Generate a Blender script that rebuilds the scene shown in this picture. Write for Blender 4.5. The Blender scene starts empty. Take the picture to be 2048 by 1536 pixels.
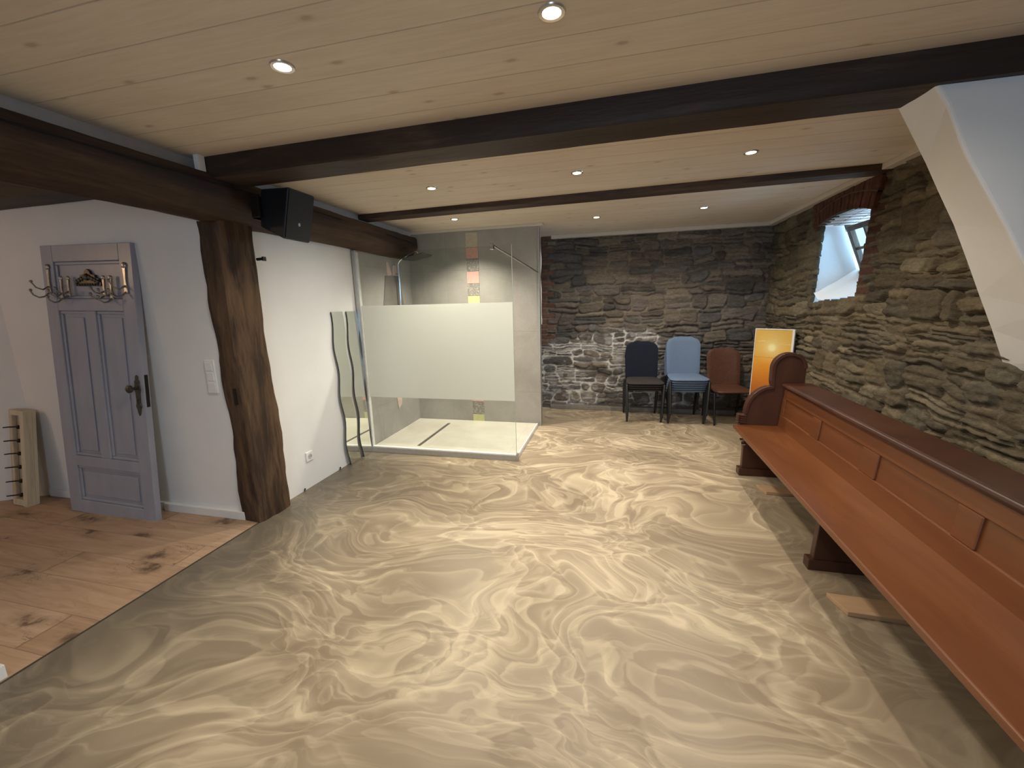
import bpy, bmesh, math, random
import numpy as np
from mathutils import Vector, Matrix, Euler

SC = bpy.context.scene
COL = SC.collection
PI = math.pi
R = math.radians

# ------------------------------------------------------------------ camera
def make_camera():
    yaw, pit, rol = R(-13.915), R(-10.926), R(-1.470)
    fw = Vector((math.sin(yaw)*math.cos(pit), math.cos(yaw)*math.cos(pit), math.sin(pit)))
    rt = Vector((math.cos(yaw), -math.sin(yaw), 0))
    up = rt.cross(fw)
    r2 = rt*math.cos(rol) + up*math.sin(rol)
    u2 = up*math.cos(rol) - rt*math.sin(rol)
    m = Matrix((r2, u2, -fw)).transposed().to_4x4()
    m.translation = Vector((0, 0, 1.5))
    cam = bpy.data.cameras.new('camera')
    cam.sensor_width = 36; cam.lens = 827.65/2048*36
    cam.clip_start = .02
    o = bpy.data.objects.new('camera', cam); COL.objects.link(o)
    o.matrix_world = m
    SC.camera = o
make_camera()

# ------------------------------------------------------------------ world, exposure, daylight
SC.view_settings.view_transform = 'Standard'
SC.view_settings.look = 'None'
SC.view_settings.gamma = 1
SC.view_settings.use_curve_mapping = False
SC.view_settings.exposure = 0.0
w = bpy.data.worlds.new('sky'); SC.world = w; w.use_nodes = True
bg = w.node_tree.nodes['Background']
bg.inputs[0].default_value = (.55, .78, 1, 1); bg.inputs[1].default_value = 1.6

LAMP_W = 57.0          # each recessed spotlight
LAMP_C = (1.0, .925, .79)
DAY_C = (.52, .74, 1.0)
def area(name, loc, target, sx, sy, watt, col=DAY_C):
    l = bpy.data.lights.new(name, 'AREA'); l.shape = 'RECTANGLE'
    l.size = sx; l.size_y = sy; l.energy = watt; l.color = col
    o = bpy.data.objects.new(name, l); COL.objects.link(o)
    o.location = loc
    d = Vector(target)-Vector(loc)
    o.rotation_euler = d.to_track_quat('-Z', 'Y').to_euler()
    return o
# daylight at the three windows the room has: the niche in the stone wall, and two in the wall behind
area('daylight_niche', (2.72, 4.55, 2.02), (1.85, 4.25, 1.75), 1.1, .7, 100, (.36, .68, 1.0))
area('daylight_garden', (.2, -3.16, 1.45), (.2, 0, 1.2), 1.2, 1.1, 46)
area('daylight_side', (-6.55, -3.16, 1.42), (-4.2, 2, 1.0), .86, .62, 12)

# ------------------------------------------------------------------ helpers
rng = random.Random(7)
def tag(o, label=None, cat=None, group=None, kind=None):
    if label: o['label'] = label
    if cat: o['category'] = cat
    if group: o['group'] = group
    o['kind'] = kind or 'thing'
    return o
def thing(name, label, cat, loc=(0, 0, 0), rot=(0, 0, 0), group=None):
    o = bpy.data.objects.new(name, None); COL.objects.link(o)
    o.empty_display_size = .05
    o.location = loc; o.rotation_euler = rot
    return tag(o, label, cat, group)
def struct_empty(name, loc=(0, 0, 0)):
    o = bpy.data.objects.new(name, None); COL.objects.link(o); o.location = loc
    o['kind'] = 'structure'; return o

class MB:
    """collects vertices and faces, then becomes one mesh object"""
    def __init__(s): s.v = []; s.f = []; s.mi = []
    def add(s, vs, fs, mi=0, M=None):
        b = len(s.v)
        s.v += [tuple(M @ Vector(p)) if M else tuple(p) for p in vs]
        s.f += [tuple(b+i for i in f) for f in fs]; s.mi += [mi]*len(fs)
        return s
    def box(s, x0, x1, y0, y1, z0, z1, mi=0, M=None):
        vs = [(x0,y0,z0),(x1,y0,z0),(x1,y1,z0),(x0,y1,z0),(x0,y0,z1),(x1,y0,z1),(x1,y1,z1),(x0,y1,z1)]
        return s.add(vs, [(0,3,2,1),(4,5,6,7),(0,1,5,4),(1,2,6,5),(2,3,7,6),(3,0,4,7)], mi, M)
    def prism(s, poly, a0, a1, plane='xz', mi=0, M=None):
        """poly in a plane, extruded along the third axis from a0 to a1"""
        def P(u, v, a):
            return {'xz': (u, a, v), 'yz': (a, u, v), 'xy': (u, v, a)}[plane]
        n = len(poly)
        vs = [P(u, v, a0) for u, v in poly] + [P(u, v, a1) for u, v in poly]
        fs = [tuple(range(n)), tuple(range(2*n-1, n-1, -1))]
        fs += [(i, i+n, (i+1) % n+n, (i+1) % n) for i in range(n)]
        return s.add(vs, fs, mi, M)
    def rings(s, rings, caps=True, closed=True, mi=0, M=None):
        n = len(rings[0]); vs = [p for r in rings for p in r]; fs = []
        for k in range(len(rings)-1):
            for i in range(n if closed else n-1):
                j = (i+1) % n
                fs.append((k*n+i, k*n+j, (k+1)*n+j, (k+1)*n+i))
        if caps and closed:
            fs.append(tuple(range(n-1, -1, -1))); fs.append(tuple((len(rings)-1)*n+i for i in range(n)))
        return s.add(vs, fs, mi, M)
    def tube(s, pts, rad, n=10, mi=0, M=None):
        pts = [Vector(p) for p in pts]
        if not hasattr(rad, '__len__'): rad = [rad]*len(pts)
        rs = []; up = None
        for i, p in enumerate(pts):
            t = (pts[min(i+1, len(pts)-1)]-pts[max(i-1, 0)]).normalized()
            if up is None:
                a = Vector((0, 0, 1)) if abs(t.z) < .9 else Vector((1, 0, 0))
                up = (a-t*a.dot(t)).normalized()
            else:
                up = (up-t*up.dot(t)).normalized()
            sd = t.cross(up)
            rs.append([p+(up*math.cos(2*PI*k/n)+sd*math.sin(2*PI*k/n))*rad[i] for k in range(n)])
        return s.rings(rs, mi=mi, M=M)
    def lathe(s, prof, n=24, mi=0, M=None):
        """prof: list of (radius, z)"""
        rs = [[(r*math.cos(2*PI*k/n), r*math.sin(2*PI*k/n), z) for k in range(n)] for r, z in prof]
        return s.rings(rs, mi=mi, M=M)
    def ball(s, c, r, n=10, mi=0, sc=(1, 1, 1)):
        rs = []
        for i in range(n+1):
            a = PI*i/n; rr = max(math.sin(a), .02)*r
            rs.append([(c[0]+rr*math.cos(2*PI*k/n)*sc[0], c[1]+rr*math.sin(2*PI*k/n)*sc[1], c[2]-math.cos(a)*r*sc[2]) for k in range(n)])
        return s.rings(rs, mi=mi)
    def build(s, name, mats, parent=None, bevel=0, smooth=False, sub=0, kind=None, seg=2):
        me = bpy.data.meshes.new(name); me.from_pydata(s.v, [], s.f)
        if not isinstance(mats, (list, tuple)): mats = [mats]
        for m in mats: me.materials.append(m)
        me.polygons.foreach_set('material_index', s.mi)
        bm = bmesh.new(); bm.from_mesh(me); bmesh.ops.recalc_face_normals(bm, faces=bm.faces); bm.to_mesh(me); bm.free()
        o = bpy.data.objects.new(name, me); COL.objects.link(o)
        if parent: o.parent = parent
        if bevel:
            b = o.modifiers.new('edge', 'BEVEL'); b.width = bevel; b.segments = seg; b.limit_method = 'ANGLE'; b.angle_limit = R(35)
        if sub:
            b = o.modifiers.new('round', 'SUBSURF'); b.levels = sub; b.render_levels = sub
        if smooth or sub:
            me.polygons.foreach_set('use_smooth', [True]*len(me.polygons))
            if not sub:
                try: me.set_sharp_from_angle(angle=R(40))
                except Exception: pass
        if kind: o['kind'] = kind
        me.update()
        return o
def box(name, x0, x1, y0, y1, z0, z1, mat, parent=None, bevel=0, kind=None):
    return MB().box(x0, x1, y0, y1, z0, z1).build(name, mat, parent, bevel, kind=kind)
def copy_tree(o, parent=None):
    c = o.copy(); COL.objects.link(c)
    if parent: c.parent = parent
    for ch in list(o.children): copy_tree(ch, c)
    return c

# ------------------------------------------------------------------ materials
class NT:
    def __init__(s, name):
        s.m = bpy.data.materials.new(name); s.m.use_nodes = True
        s.t = s.m.node_tree; s.n = s.t.nodes; s.l = s.t.links
        s.b = s.n['Principled BSDF']; s.out = s.n['Material Output']
        s._co = None
    def co(s):
        if not s._co: s._co = s.n.new('ShaderNodeTexCoord').outputs['Object']
        return s._co
    def _in(s, sock, v):
        if hasattr(v, 'is_output'): s.l.new(v, sock)
        elif v is not None: sock.default_value = v
    def map(s, scale=(1, 1, 1), loc=(0, 0, 0), rot=(0, 0, 0), vec=None):
        m = s.n.new('ShaderNodeMapping'); m.inputs['Scale'].default_value = scale
        m.inputs['Location'].default_value = loc; m.inputs['Rotation'].default_value = rot
        s.l.new(vec if vec is not None else s.co(), m.inputs['Vector']); return m.outputs[0]
    def noise(s, vec, scale=5, detail=4, rough=.5, dist=0, color=False):
        t = s.n.new('ShaderNodeTexNoise'); s.l.new(vec, t.inputs['Vector'])
        t.inputs['Scale'].default_value = scale; t.inputs['Detail'].default_value = detail
        t.inputs['Roughness'].default_value = rough; t.inputs['Distortion'].default_value = dist
        return t.outputs['Color' if color else 'Fac']
    def math(s, op, a, b=None, c=None, clamp=False):
        t = s.n.new('ShaderNodeMath'); t.operation = op; t.use_clamp = clamp
        s._in(t.inputs[0], a); s._in(t.inputs[1], b)
        if c is not None: s._in(t.inputs[2], c)
        return t.outputs[0]
    def vmath(s, op, a, b=None, scale=None):
        t = s.n.new('ShaderNodeVectorMath'); t.operation = op
        s._in(t.inputs[0], a); s._in(t.inputs[1], b)
        if scale is not None: s._in(t.inputs['Scale'], scale)
        return t.outputs[0]
    def ramp(s, fac, stops, interp='LINEAR'):
        t = s.n.new('ShaderNodeValToRGB'); s.l.new(fac, t.inputs[0]); e = t.color_ramp.elements
        t.color_ramp.interpolation = interp
        while len(e) > 1: e.remove(e[-1])
        for i, (p, c) in enumerate(stops):
            if not hasattr(c, '__len__'): c = (c, c, c)
            k = e[0] if i == 0 else e.new(p)
            k.position = p; k.color = (*c, 1)
        return t.outputs[0]
    def mix(s, fac, a, b, mode='MIX'):
        t = s.n.new('ShaderNodeMix'); t.data_type = 'RGBA'; t.blend_type = mode
        s._in(t.inputs[0], fac)
        for k, v in ((6, a), (7, b)):
            if isinstance(v, tuple) and len(v) == 3: v = (*v, 1)
            s._in(t.inputs[k], v)
        return t.outputs[2]
    def sep(s, vec):
        t = s.n.new('ShaderNodeSeparateXYZ'); s.l.new(vec, t.inputs[0]); return t.outputs
    def bump(s, h, strength=.3, dist=.01):
        t = s.n.new('ShaderNodeBump'); t.inputs['Strength'].default_value = strength; t.inputs['Distance'].default_value = dist
        s.l.new(h, t.inputs['Height']); s.l.new(t.outputs[0], s.b.inputs['Normal'])
    def set(s, color=None, rough=None, metal=None, spec=None):
        if color is not None:
            if isinstance(color, tuple) and len(color) == 3: color = (*color, 1)
            s._in(s.b.inputs['Base Color'], color)
        if rough is not None: s._in(s.b.inputs['Roughness'], rough)
        if metal is not None: s.b.inputs['Metallic'].default_value = metal
        if spec is not None: s.b.inputs['Specular IOR Level'].default_value = spec
        return s.m
MAT = {}
def plain(name, c, rough=.5, metal=0, var=.06, scale=30, bump=0, spec=.5):
    t = NT(name)
    n = t.noise(t.co(), scale, 3)
    lo = tuple(max(0, x*(1-var)) for x in c); hi = tuple(min(1, x*(1+var)) for x in c)
    col = t.ramp(n, [(.3, lo), (.7, hi)])
    if bump: t.bump(n, bump, .004)
    return t.set(col, rough, metal, spec)
def aged_wood(name, dark, mid, lite, axis='y', scale=1., rough=.6, grain=6, spec=.4, bump=.35, patch=.5):
    t = NT(name)
    st = {'x': (.12, 1, 1), 'y': (1, .12, 1), 'z': (1, 1, .12)}[axis]
    v = t.map(tuple(a*scale for a in st))
    n1 = t.noise(v, grain, 8, .65, .6)
    n2 = t.noise(t.map(tuple(.35*a*scale if a == 1 else a*scale for a in st)), 3.2, 4, .6, .3)
    n3 = t.noise(v, grain*7, 4, .6, .2)
    f = t.math('ADD', t.math('MULTIPLY', n1, 1-patch), t.math('MULTIPLY', n2, patch))
    f = t.math('ADD', t.math('MULTIPLY', f, .85), t.math('MULTIPLY', n3, .15))
    col = t.ramp(f, [(.36, dark), (.5, mid), (.64, lite)])
    t.bump(t.math('ADD', n1, t.math('MULTIPLY', n3, .4)), bump, .01)
    return t.set(col, rough, 0, spec)

def m_plaster(name, c, bump=.12):
    t = NT(name)
    n = t.noise(t.co(), 3, 5, .6); f = t.noise(t.co(), 60, 3)
    col = t.ramp(n, [(.3, tuple(x*.955 for x in c)), (.7, c)])
    t.bump(t.math('ADD', t.math('MULTIPLY', t.noise(t.co(), 9, 4), 1.2), t.math('MULTIPLY', f, .25)), bump, .012)
    return t.set(col, .9, 0, .2)
M_PLASTER = m_plaster('white_plaster', (.80, .785, .765))
M_PLASTER_NICHE = m_plaster('niche_plaster', (.84, .84, .84), .2)
M_PAINT_WHITE = plain('white_paint', (.78, .77, .75), .45, var=.02)
M_PLASTIC_WHITE = plain('white_plastic', (.82, .81, .79), .35, var=.015)

def m_ceiling():
    t = NT('white_glazed_boards')
    PITCH = .181
    v = t.map((1, 1, 1), (0, .02, 0)); X, Y, Z = t.sep(v)
    row = t.math('DIVIDE', Y, PITCH)
    fr = t.math('FRACT', row); idx = t.math('FLOOR', row)
    edge = t.math('MINIMUM', fr, t.math('SUBTRACT', 1, fr))
    seam = t.ramp(edge, [(.0, 0), (.008, .25), (.02, 1)])
    cx = t.n.new('ShaderNodeCombineXYZ'); t._in(cx.inputs[0], t.math('ADD', X, t.math('MULTIPLY', idx, 3.7))); t._in(cx.inputs[1], Y); t._in(cx.inputs[2], t.math('MULTIPLY', idx, 1.3))
    g = t.noise(t.map((1.2, 14, 1), vec=cx.outputs[0]), 3, 6, .6, .8)
    tone = t.noise(t.map((.35, 0, 2), vec=cx.outputs[0]), 3, 2)
    base = t.ramp(t.math('ADD', t.math('MULTIPLY', g, .55), t.math('MULTIPLY', tone, .45)), [(.3, (.62, .525, .425)), (.5, (.70, .61, .50)), (.7, (.76, .685, .58))])
    # knots
    vo = t.n.new('ShaderNodeTexVoronoi'); vo.voronoi_dimensions = '2D'; vo.inputs['Scale'].default_value = 1; vo.inputs['Randomness'].default_value = 1
    t.l.new(t.map((2.4, 5.0, 1), vec=cx.outputs[0]), vo.inputs['Vector'])
    kd = t.math('ADD', vo.outputs['Distance'], t.math('MULTIPLY', t.math('SUBTRACT', t.noise(v, 22, 3), .5), .05))
    knot = t.ramp(kd, [(.0, 1), (.035, .9), (.06, .3), (.10, 0)])
    sel = t.ramp(t.sep(vo.outputs['Color'])[0], [(.52, 0), (.56, 1)])
    k = t.math('MULTIPLY', t.math('MULTIPLY', knot, sel), .55)
    col = t.mix(k, base, (.30, .20, .12))
    col = t.mix(t.math('MULTIPLY', t.math('SUBTRACT', 1, seam), .42), col, (.22, .17, .12))
    t.bump(t.math('ADD', seam, t.math('MULTIPLY', g, .12)), .5, .006)
    return t.set(col, .55, 0, .3)
M_CEIL = m_ceiling()

def m_screed():
    t = NT('swirled_epoxy_screed')
    X, Y, Z = t.sep(t.map((1, 1, 0)))
    co = t.map((1.0, 1.42, 0))
    def warp(vec, scale, amt, detail=2, off=0):
        n = t.noise(t.map((1, 1, 1), (off, off*.7, off), vec=vec), scale, detail, .5, 0, True)
        return t.vmath('ADD', vec, t.vmath('SCALE', t.vmath('SUBTRACT', n, (.5, .5, .5)), None, amt))
    w1 = warp(co, .75, 1.9, 1.5)
    w2 = warp(w1, 1.9, .75, 2, 3.1)
    w3 = warp(w2, 5.5, .13, 3, 7.7)
    # saw-shaped bands: sharp on one side, fading on the other
    def saw(vec, scale, bands, off, p):
        n = t.noise(t.map((1, 1, 1), (off, off, 0), vec=vec), scale, 1.2, .45, 0)
        fr = t.math('FRACT', t.math('MULTIPLY', n, bands))
        up = t.math('POWER', fr, p)
        dn = t.ramp(fr, [(.0, 1), (.90, 1), (.965, .5), (1, 0)])
        return t.math('MULTIPLY', up, dn)
    s1 = saw(w2, .85, 9, 1.3, 4.0)
    s2 = saw(w3, 1.5, 8, 5.9, 3.4)
    s3 = saw(w3, .9, 15, 9.4, 4.5)
    s4 = t.ramp(t.noise(t.map((2.2, 9, 1), vec=w2), 1.6, 4, .62, .6), [(.5, 0), (.72, 1)])
    big = t.noise(t.map((1, 1, 1), (2.2, 1, 0), vec=w1), .75, 2, .5)
    bigm = t.ramp(big, [(.34, 0), (.62, 1)])
    sm = t.ramp(t.noise(w3, 2.4, 3, .55), [(.35, 0), (.7, 1)])
    s = t.math('ADD', t.math('MULTIPLY', s1, .62), t.math('MULTIPLY', s2, .36))
    s = t.math('ADD', s, t.math('MULTIPLY', s3, .55))
    s = t.math('ADD', s, t.math('MULTIPLY', s4, .45))
    s = t.math('MULTIPLY', s, t.math('ADD', .45, t.math('MULTIPLY', bigm, .75)))
    s = t.math('ADD', s, t.math('MULTIPLY', t.math('MULTIPLY', bigm, sm), .26))
    # the pigment was not pulled out to the long edges of the floor
    e = t.math('ADD', X, t.math('MULTIPLY', t.math('SUBTRACT', t.noise(co, 1.3, 3), .5), .9))
    el = t.ramp(t.math('MULTIPLY', t.math('ADD', e, 2.5), .5), [(.08, 0), (.6, 1)])
    er = t.ramp(t.math('MULTIPLY', t.math('SUBTRACT', 1.9, e), .6), [(.15, .25), (.7, 1)])
    s = t.math('MULTIPLY', s, t.math('ADD', .18, t.math('MULTIPLY', t.math('MULTIPLY', el, er), .95)))
    base = t.mix(el, (.125, .104, .078), t.ramp(big, [(.35, (.25, .186, .122)), (.65, (.33, .25, .165))]))
    dk = t.ramp(t.noise(t.map((1, 1, 1), (4, 8, 0), vec=w2), 1.3, 2), [(.32, 1), (.5, 0)])
    base = t.mix(t.math('MULTIPLY', dk, .28), base, (.20, .15, .10))
    col = t.mix(t.math('MINIMUM', s, 1), base, (.62, .51, .35))
    t.bump(t.noise(w2, 3, 3), .05, .004)
    return t.set(col, t.ramp(s, [(0, .36), (1, .46)]), 0, .38)
M_SCREED = m_screed()

def m_oak():
    t = NT('oiled_oak_boards')
    PW = .215
    v = t.map((1, 1, 1), (0, .03, 0)); X, Y, Z = t.sep(v)
    row = t.math('DIVIDE', Y, PW); idx = t.math('FLOOR', row); fr = t.math('FRACT', row)
    edge = t.math('MINIMUM', fr, t.math('SUBTRACT', 1, fr))
    xs = t.math('ADD', X, t.math('MULTIPLY', idx, 1.37))
    lx = t.math('DIVIDE', xs, 2.1); li = t.math('FLOOR', lx); lf = t.math('FRACT', lx)
    le = t.math('MINIMUM', lf, t.math('SUBTRACT', 1, lf))
    seam = t.math('MINIMUM', t.ramp(edge, [(0, 0), (.014, 1)]), t.ramp(le, [(0, 0), (.0018, 1)]))
    c = t.n.new('ShaderNodeCombineXYZ'); t._in(c.inputs[0], xs); t._in(c.inputs[1], t.math('ADD', Y, t.math('MULTIPLY', li, .77))); t._in(c.inputs[2], t.math('ADD', t.math('MULTIPLY', idx, 2.3), li))
    g = t.noise(t.map((1, 9, 1), vec=c.outputs[0]), 2.4, 7, .6, 1.2)
    tone = t.noise(t.map((0.05, 0, 3), vec=c.outputs[0]), 5, 1)
    col = t.ramp(t.math('ADD', t.math('MULTIPLY', g, .55), t.math('MULTIPLY', tone, .45)), [(.3, (.29, .175, .105)), (.5, (.42, .275, .175)), (.7, (.52, .365, .245))])
    vo = t.n.new('ShaderNodeTexVoronoi'); vo.voronoi_dimensions = '2D'; vo.inputs['Scale'].default_value = 1
    t.l.new(t.map((1.8, 4.2, 1), vec=t.vmath('ADD', c.outputs[0], t.vmath('SCALE', t.noise(c.outputs[0], 7, 4, .6, 0, True), None, .22))), vo.inputs['Vector'])
    knot = t.ramp(vo.outputs['Distance'], [(0, 1), (.09, .85), (.17, .3), (.32, 0)])
    kn = t.math('MULTIPLY', knot, t.ramp(t.noise(c.outputs[0], 9, 6, .7), [(.37, 0), (.52, 1)]))
    col = t.mix(t.math('MULTIPLY', kn, .85), col, (.045, .022, .012))
    cr = t.ramp(t.math('ABSOLUTE', t.math('SUBTRACT', t.noise(t.map((1, 3.5, 1), vec=c.outputs[0]), 2.2, 4, .6, 2.0), .5)), [(0, 1), (.012, 0)])
    crm = t.ramp(t.noise(c.outputs[0], 2.1, 2), [(.56, 0), (.64, 1)])
    col = t.mix(t.math('MULTIPLY', t.math('MULTIPLY', cr, crm), .7), col, (.06, .03, .018))
    col = t.mix(t.math('MULTIPLY', t.math('SUBTRACT', 1, seam), .5), col, (.09, .05, .03))
    t.bump(t.math('ADD', seam, t.math('MULTIPLY', g, .15)), .3, .004)
    return t.set(col, .5, 0, .35)
M_OAK = m_oak()

M_BEAM = aged_wood('old_dark_beam', (.016, .009, .006), (.036, .019, .011), (.095, .050, .026), 'y', 1.2, .6, 7, .3, .6)
M_BEAMX = aged_wood('dark_stained_beam', (.022, .014, .010), (.038, .024, .017), (.115, .072, .048), 'x', 1.2, .55, 6, .3, .6)
M_POST = aged_wood('weathered_post', (.010, .006, .004), (.042, .024, .014), (.17, .098, .05), 'z', 1.5, .7, 5, .3, 1.0, .5)
M_PEW = aged_wood('varnished_pew_wood', (.115, .036, .012), (.165, .055, .018), (.225, .084, .029), 'y', .8, .33, 5, .5, .04)
M_PEW_DARK = aged_wood('dark_varnished_pew_end', (.036, .014, .008), (.055, .020, .011), (.080, .030, .015), 'z', .8, .36, 5, .5, .04)
M_LATH = aged_wood('raw_pine', (.40, .24, .13), (.50, .32, .18), (.58, .40, .24), 'x', 1, .6)
M_CREAMWOOD = aged_wood('worn_cream_paint', (.30, .22, .13), (.60, .51, .36), (.68, .59, .44), 'z', 1, .7, 9, .3, .2, .3)
M_SILL = aged_wood('brown_sash_wood', (.035, .02, .012), (.07, .042, .026), (.12, .075, .045), 'z', 1, .5)
M_IRON = plain('dark_iron', (.03, .024, .02), .5, .6)
M_BLACK = plain('black_powder_coat', (.012, .012, .013), .45)
M_SPEAKER = plain('black_speaker_shell', (.012, .013, .015), .5, 0, .1, 90, .05)
M_CHROME = plain('chrome', (.72, .72, .72), .14, 1, .02)
M_ALU = plain('matt_aluminium', (.50, .49, .48), .38, .85, .03)
M_PEWTER = plain('silvered_metal', (.42, .40, .37), .3, .9, .15, 60)
M_BRONZE = plain('dark_bronze', (.10, .085, .065), .4, .8, .3, 70)
M_NAVY = plain('navy_fabric', (.012, .014, .026), .9, 0, .25, 260, .2, .2)
M_TAUPE = plain('charcoal_fabric', (.045, .038, .036), .9, 0, .25, 260, .2, .2)
M_BLUE = plain('denim_blue_fabric', (.145, .20, .30), .9, 0, .12, 240, .25, .2)
M_BROWN = plain('brown_leather', (.115, .048, .028), .45, 0, .15, 40, .05, .4)

def m_door():
    t = NT('grey_blue_painted_door')
    n = t.noise(t.map((1, 1, .3)), 9, 6, .6)
    col = t.ramp(n, [(.3, (.31, .315, .375)), (.7, (.37, .375, .435))])
    t.bump(n, .08, .004)
    return t.set(col, .32, 0, .5)
M_DOOR = m_door()

def m_tile(name, c0, c1, sx, sz, plane='xz'):
    t = NT(name)
    X, Y, Z = t.sep(t.co())
    U = X if plane[0] == 'x' else Y
    V = Z if plane[1] == 'z' else Y
    def joint(a, s, o):
        f = t.math('FRACT', t.math('DIVIDE', t.math('ADD', a, o), s))
        return t.ramp(t.math('MULTIPLY', t.math('MINIMUM', f, t.math('SUBTRACT', 1, f)), s), [(0, 0), (.0012, 0), (.0022, 1)])
    j = t.math('MINIMUM', joint(U, sx, 10.0), joint(V, sz, 10.0))
    n = t.noise(t.co(), 2.6, 6, .62, .4); n2 = t.noise(t.co(), 40, 3)
    col = t.ramp(t.math('ADD', t.math('MULTIPLY', n, .8), t.math('MULTIPLY', n2, .2)), [(.35, c0), (.65, c1)])
    col = t.mix(t.math('MULTIPLY', t.math('SUBTRACT', 1, j), .35), col, tuple(x*.55 for x in c0))
    t.bump(t.math('ADD', t.math('MULTIPLY', j, .6), t.math('MULTIPLY', n2, .1)), .15, .003)
    return t.set(col, .42, 0, .4)
M_TILE = m_tile('grey_concrete_tile', (.285, .262, .235), (.365, .34, .31), 1.6, .745)
M_TILE_SIDE = m_tile('grey_concrete_tile_side', (.285, .262, .235), (.365, .34, .31), 1.19, .745, 'yz')
M_TRAY = m_tile('pale_shower_floor', (.56, .52, .43), (.65, .61, .52), .9, .6, 'xy')
def m_pebble():
    t = NT('grey_pebble_mosaic')
    vo = t.n.new('ShaderNodeTexVoronoi'); vo.inputs['Scale'].default_value = 75; t.l.new(t.co(), vo.inputs['Vector'])
    col = t.mix(t.ramp(vo.outputs['Distance'], [(.2, 0), (.6, 1)]), t.ramp(t.sep(vo.outputs['Color'])[0], [(0, (.27, .245, .215)), (1, (.48, .45, .40))]), (.20, .18, .16))
    t.bump(t.math('SUBTRACT', 1, vo.outputs['Distance']), .5, .004)
    return t.set(col, .5)
M_PEBBLE = m_pebble()
M_MRED = plain('salmon_mosaic', (.60, .33, .275), .45, 0, .1, 60)
M_MYEL = plain('yellow_mosaic', (.50, .47, .25), .45, 0, .1, 60)
M_MSAND = plain('sand_mosaic', (.46, .41, .31), .45, 0, .1, 60)
M_MGREY = plain('dark_grey_inlay', (.165, .145, .125), .5, 0, .12, 12)
M_MPINK = plain('pink_inlay', (.58, .43, .37), .5, 0, .1, 20)

def m_glass(name, tint, edge=None):
    t = NT(name)
    t.n.remove(t.b)
    tr = t.n.new('ShaderNodeBsdfTransparent'); tr.inputs[0].default_value = (*tint, 1)
    gl = t.n.new('ShaderNodeBsdfGlossy'); gl.inputs['Roughness'].default_value = .0; gl.inputs[0].default_value = (.95, .97, .96, 1)
    fr = t.n.new('ShaderNodeFresnel'); fr.inputs[0].default_value = 1.45
    mx = t.n.new('ShaderNodeMixShader')
    ge = t.n.new('ShaderNodeNewGeometry')      # no total reflection on the inner side, the ray is not bent inside
    t.l.new(t.math('MULTIPLY', fr.outputs[0], t.math('SUBTRACT', 1, ge.outputs['Backfacing'])), mx.inputs[0]); t.l.new(tr.outputs[0], mx.inputs[1]); t.l.new(gl.outputs[0], mx.inputs[2])
    t.l.new(mx.outputs[0], t.out.inputs[0]); return t.m
M_GLASS = m_glass('clear_glass', (.955, .975, .96))
M_PANE = m_glass('window_glass', (.93, .96, .97))
def m_frost():
    t = NT('frosted_glass')
    t.n.remove(t.b)
    df = t.n.new('ShaderNodeBsdfDiffuse'); df.inputs[0].default_value = (.97, .98, .90, 1)
    tl = t.n.new('ShaderNodeBsdfTranslucent'); tl.inputs[0].default_value = (.97, .985, .92, 1)
    gl = t.n.new('ShaderNodeBsdfGlossy'); gl.inputs['Roughness'].default_value = .03
    m1 = t.n.new('ShaderNodeMixShader'); m1.inputs[0].default_value = .42
    t.l.new(df.outputs[0], m1.inputs[1]); t.l.new(tl.outputs[0], m1.inputs[2])
    fr = t.n.new('ShaderNodeFresnel'); fr.inputs[0].default_value = 1.45
    m2 = t.n.new('ShaderNodeMixShader'); t.l.new(fr.outputs[0], m2.inputs[0])
    t.l.new(m1.outputs[0], m2.inputs[1]); t.l.new(gl.outputs[0], m2.inputs[2]); t.l.new(m2.outputs[0], t.out.inputs[0])
    return t.m
M_FROST = m_frost()
def m_mirror():
    t = NT('mirror_silver'); return t.set((.86, .88, .84), .01, 1)
M_MIRROR = m_mirror()
M_GLASSEDGE = plain('dark_green_glass_edge', (.012, .03, .026), .2)
def m_emit(name, col, s):
    t = NT(name); t.n.remove(t.b)
    e = t.n.new('ShaderNodeEmission'); e.inputs[0].default_value = (*col, 1); e.inputs[1].default_value = s
    t.l.new(e.outputs[0], t.out.inputs[0]); return t.m
M_LED = m_emit('lit_led_lens', (1, .86, .55), 14)

def m_stone():
    t = NT('rubble_stone')
    a = t.n.new('ShaderNodeAttribute'); a.attribute_name = 'Col'
    n = t.noise(t.map((1, 1, 2.4)), 26, 6, .65); n2 = t.noise(t.map((1, 1, 3)), 90, 4, .6)
    f = t.math('ADD', t.math('MULTIPLY', n, .65), t.math('MULTIPLY', n2, .35))
    col = t.mix(1, a.outputs['Color'], t.ramp(f, [(.3, .55), (.5, 1), (.72, 1.5)]), 'MULTIPLY')
    t.bump(f, .75, .012)
    return t.set(col, .85, 0, .25)
M_STONE = m_stone()
def m_brick():
    t = NT('old_red_brick')
    n = t.noise(t.co(), 14, 5, .6)
    col = t.ramp(n, [(.3, (.055, .023, .016)), (.55, (.095, .040, .028)), (.75, (.14, .075, .055))])
    t.bump(t.noise(t.co(), 60, 4), .5, .006); return t.set(col, .85, 0, .25)
M_BRICK = m_brick()
M_MORTAR = plain('lime_mortar', (.13, .095, .068), .9, 0, .2, 40, .4, .2)

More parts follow.
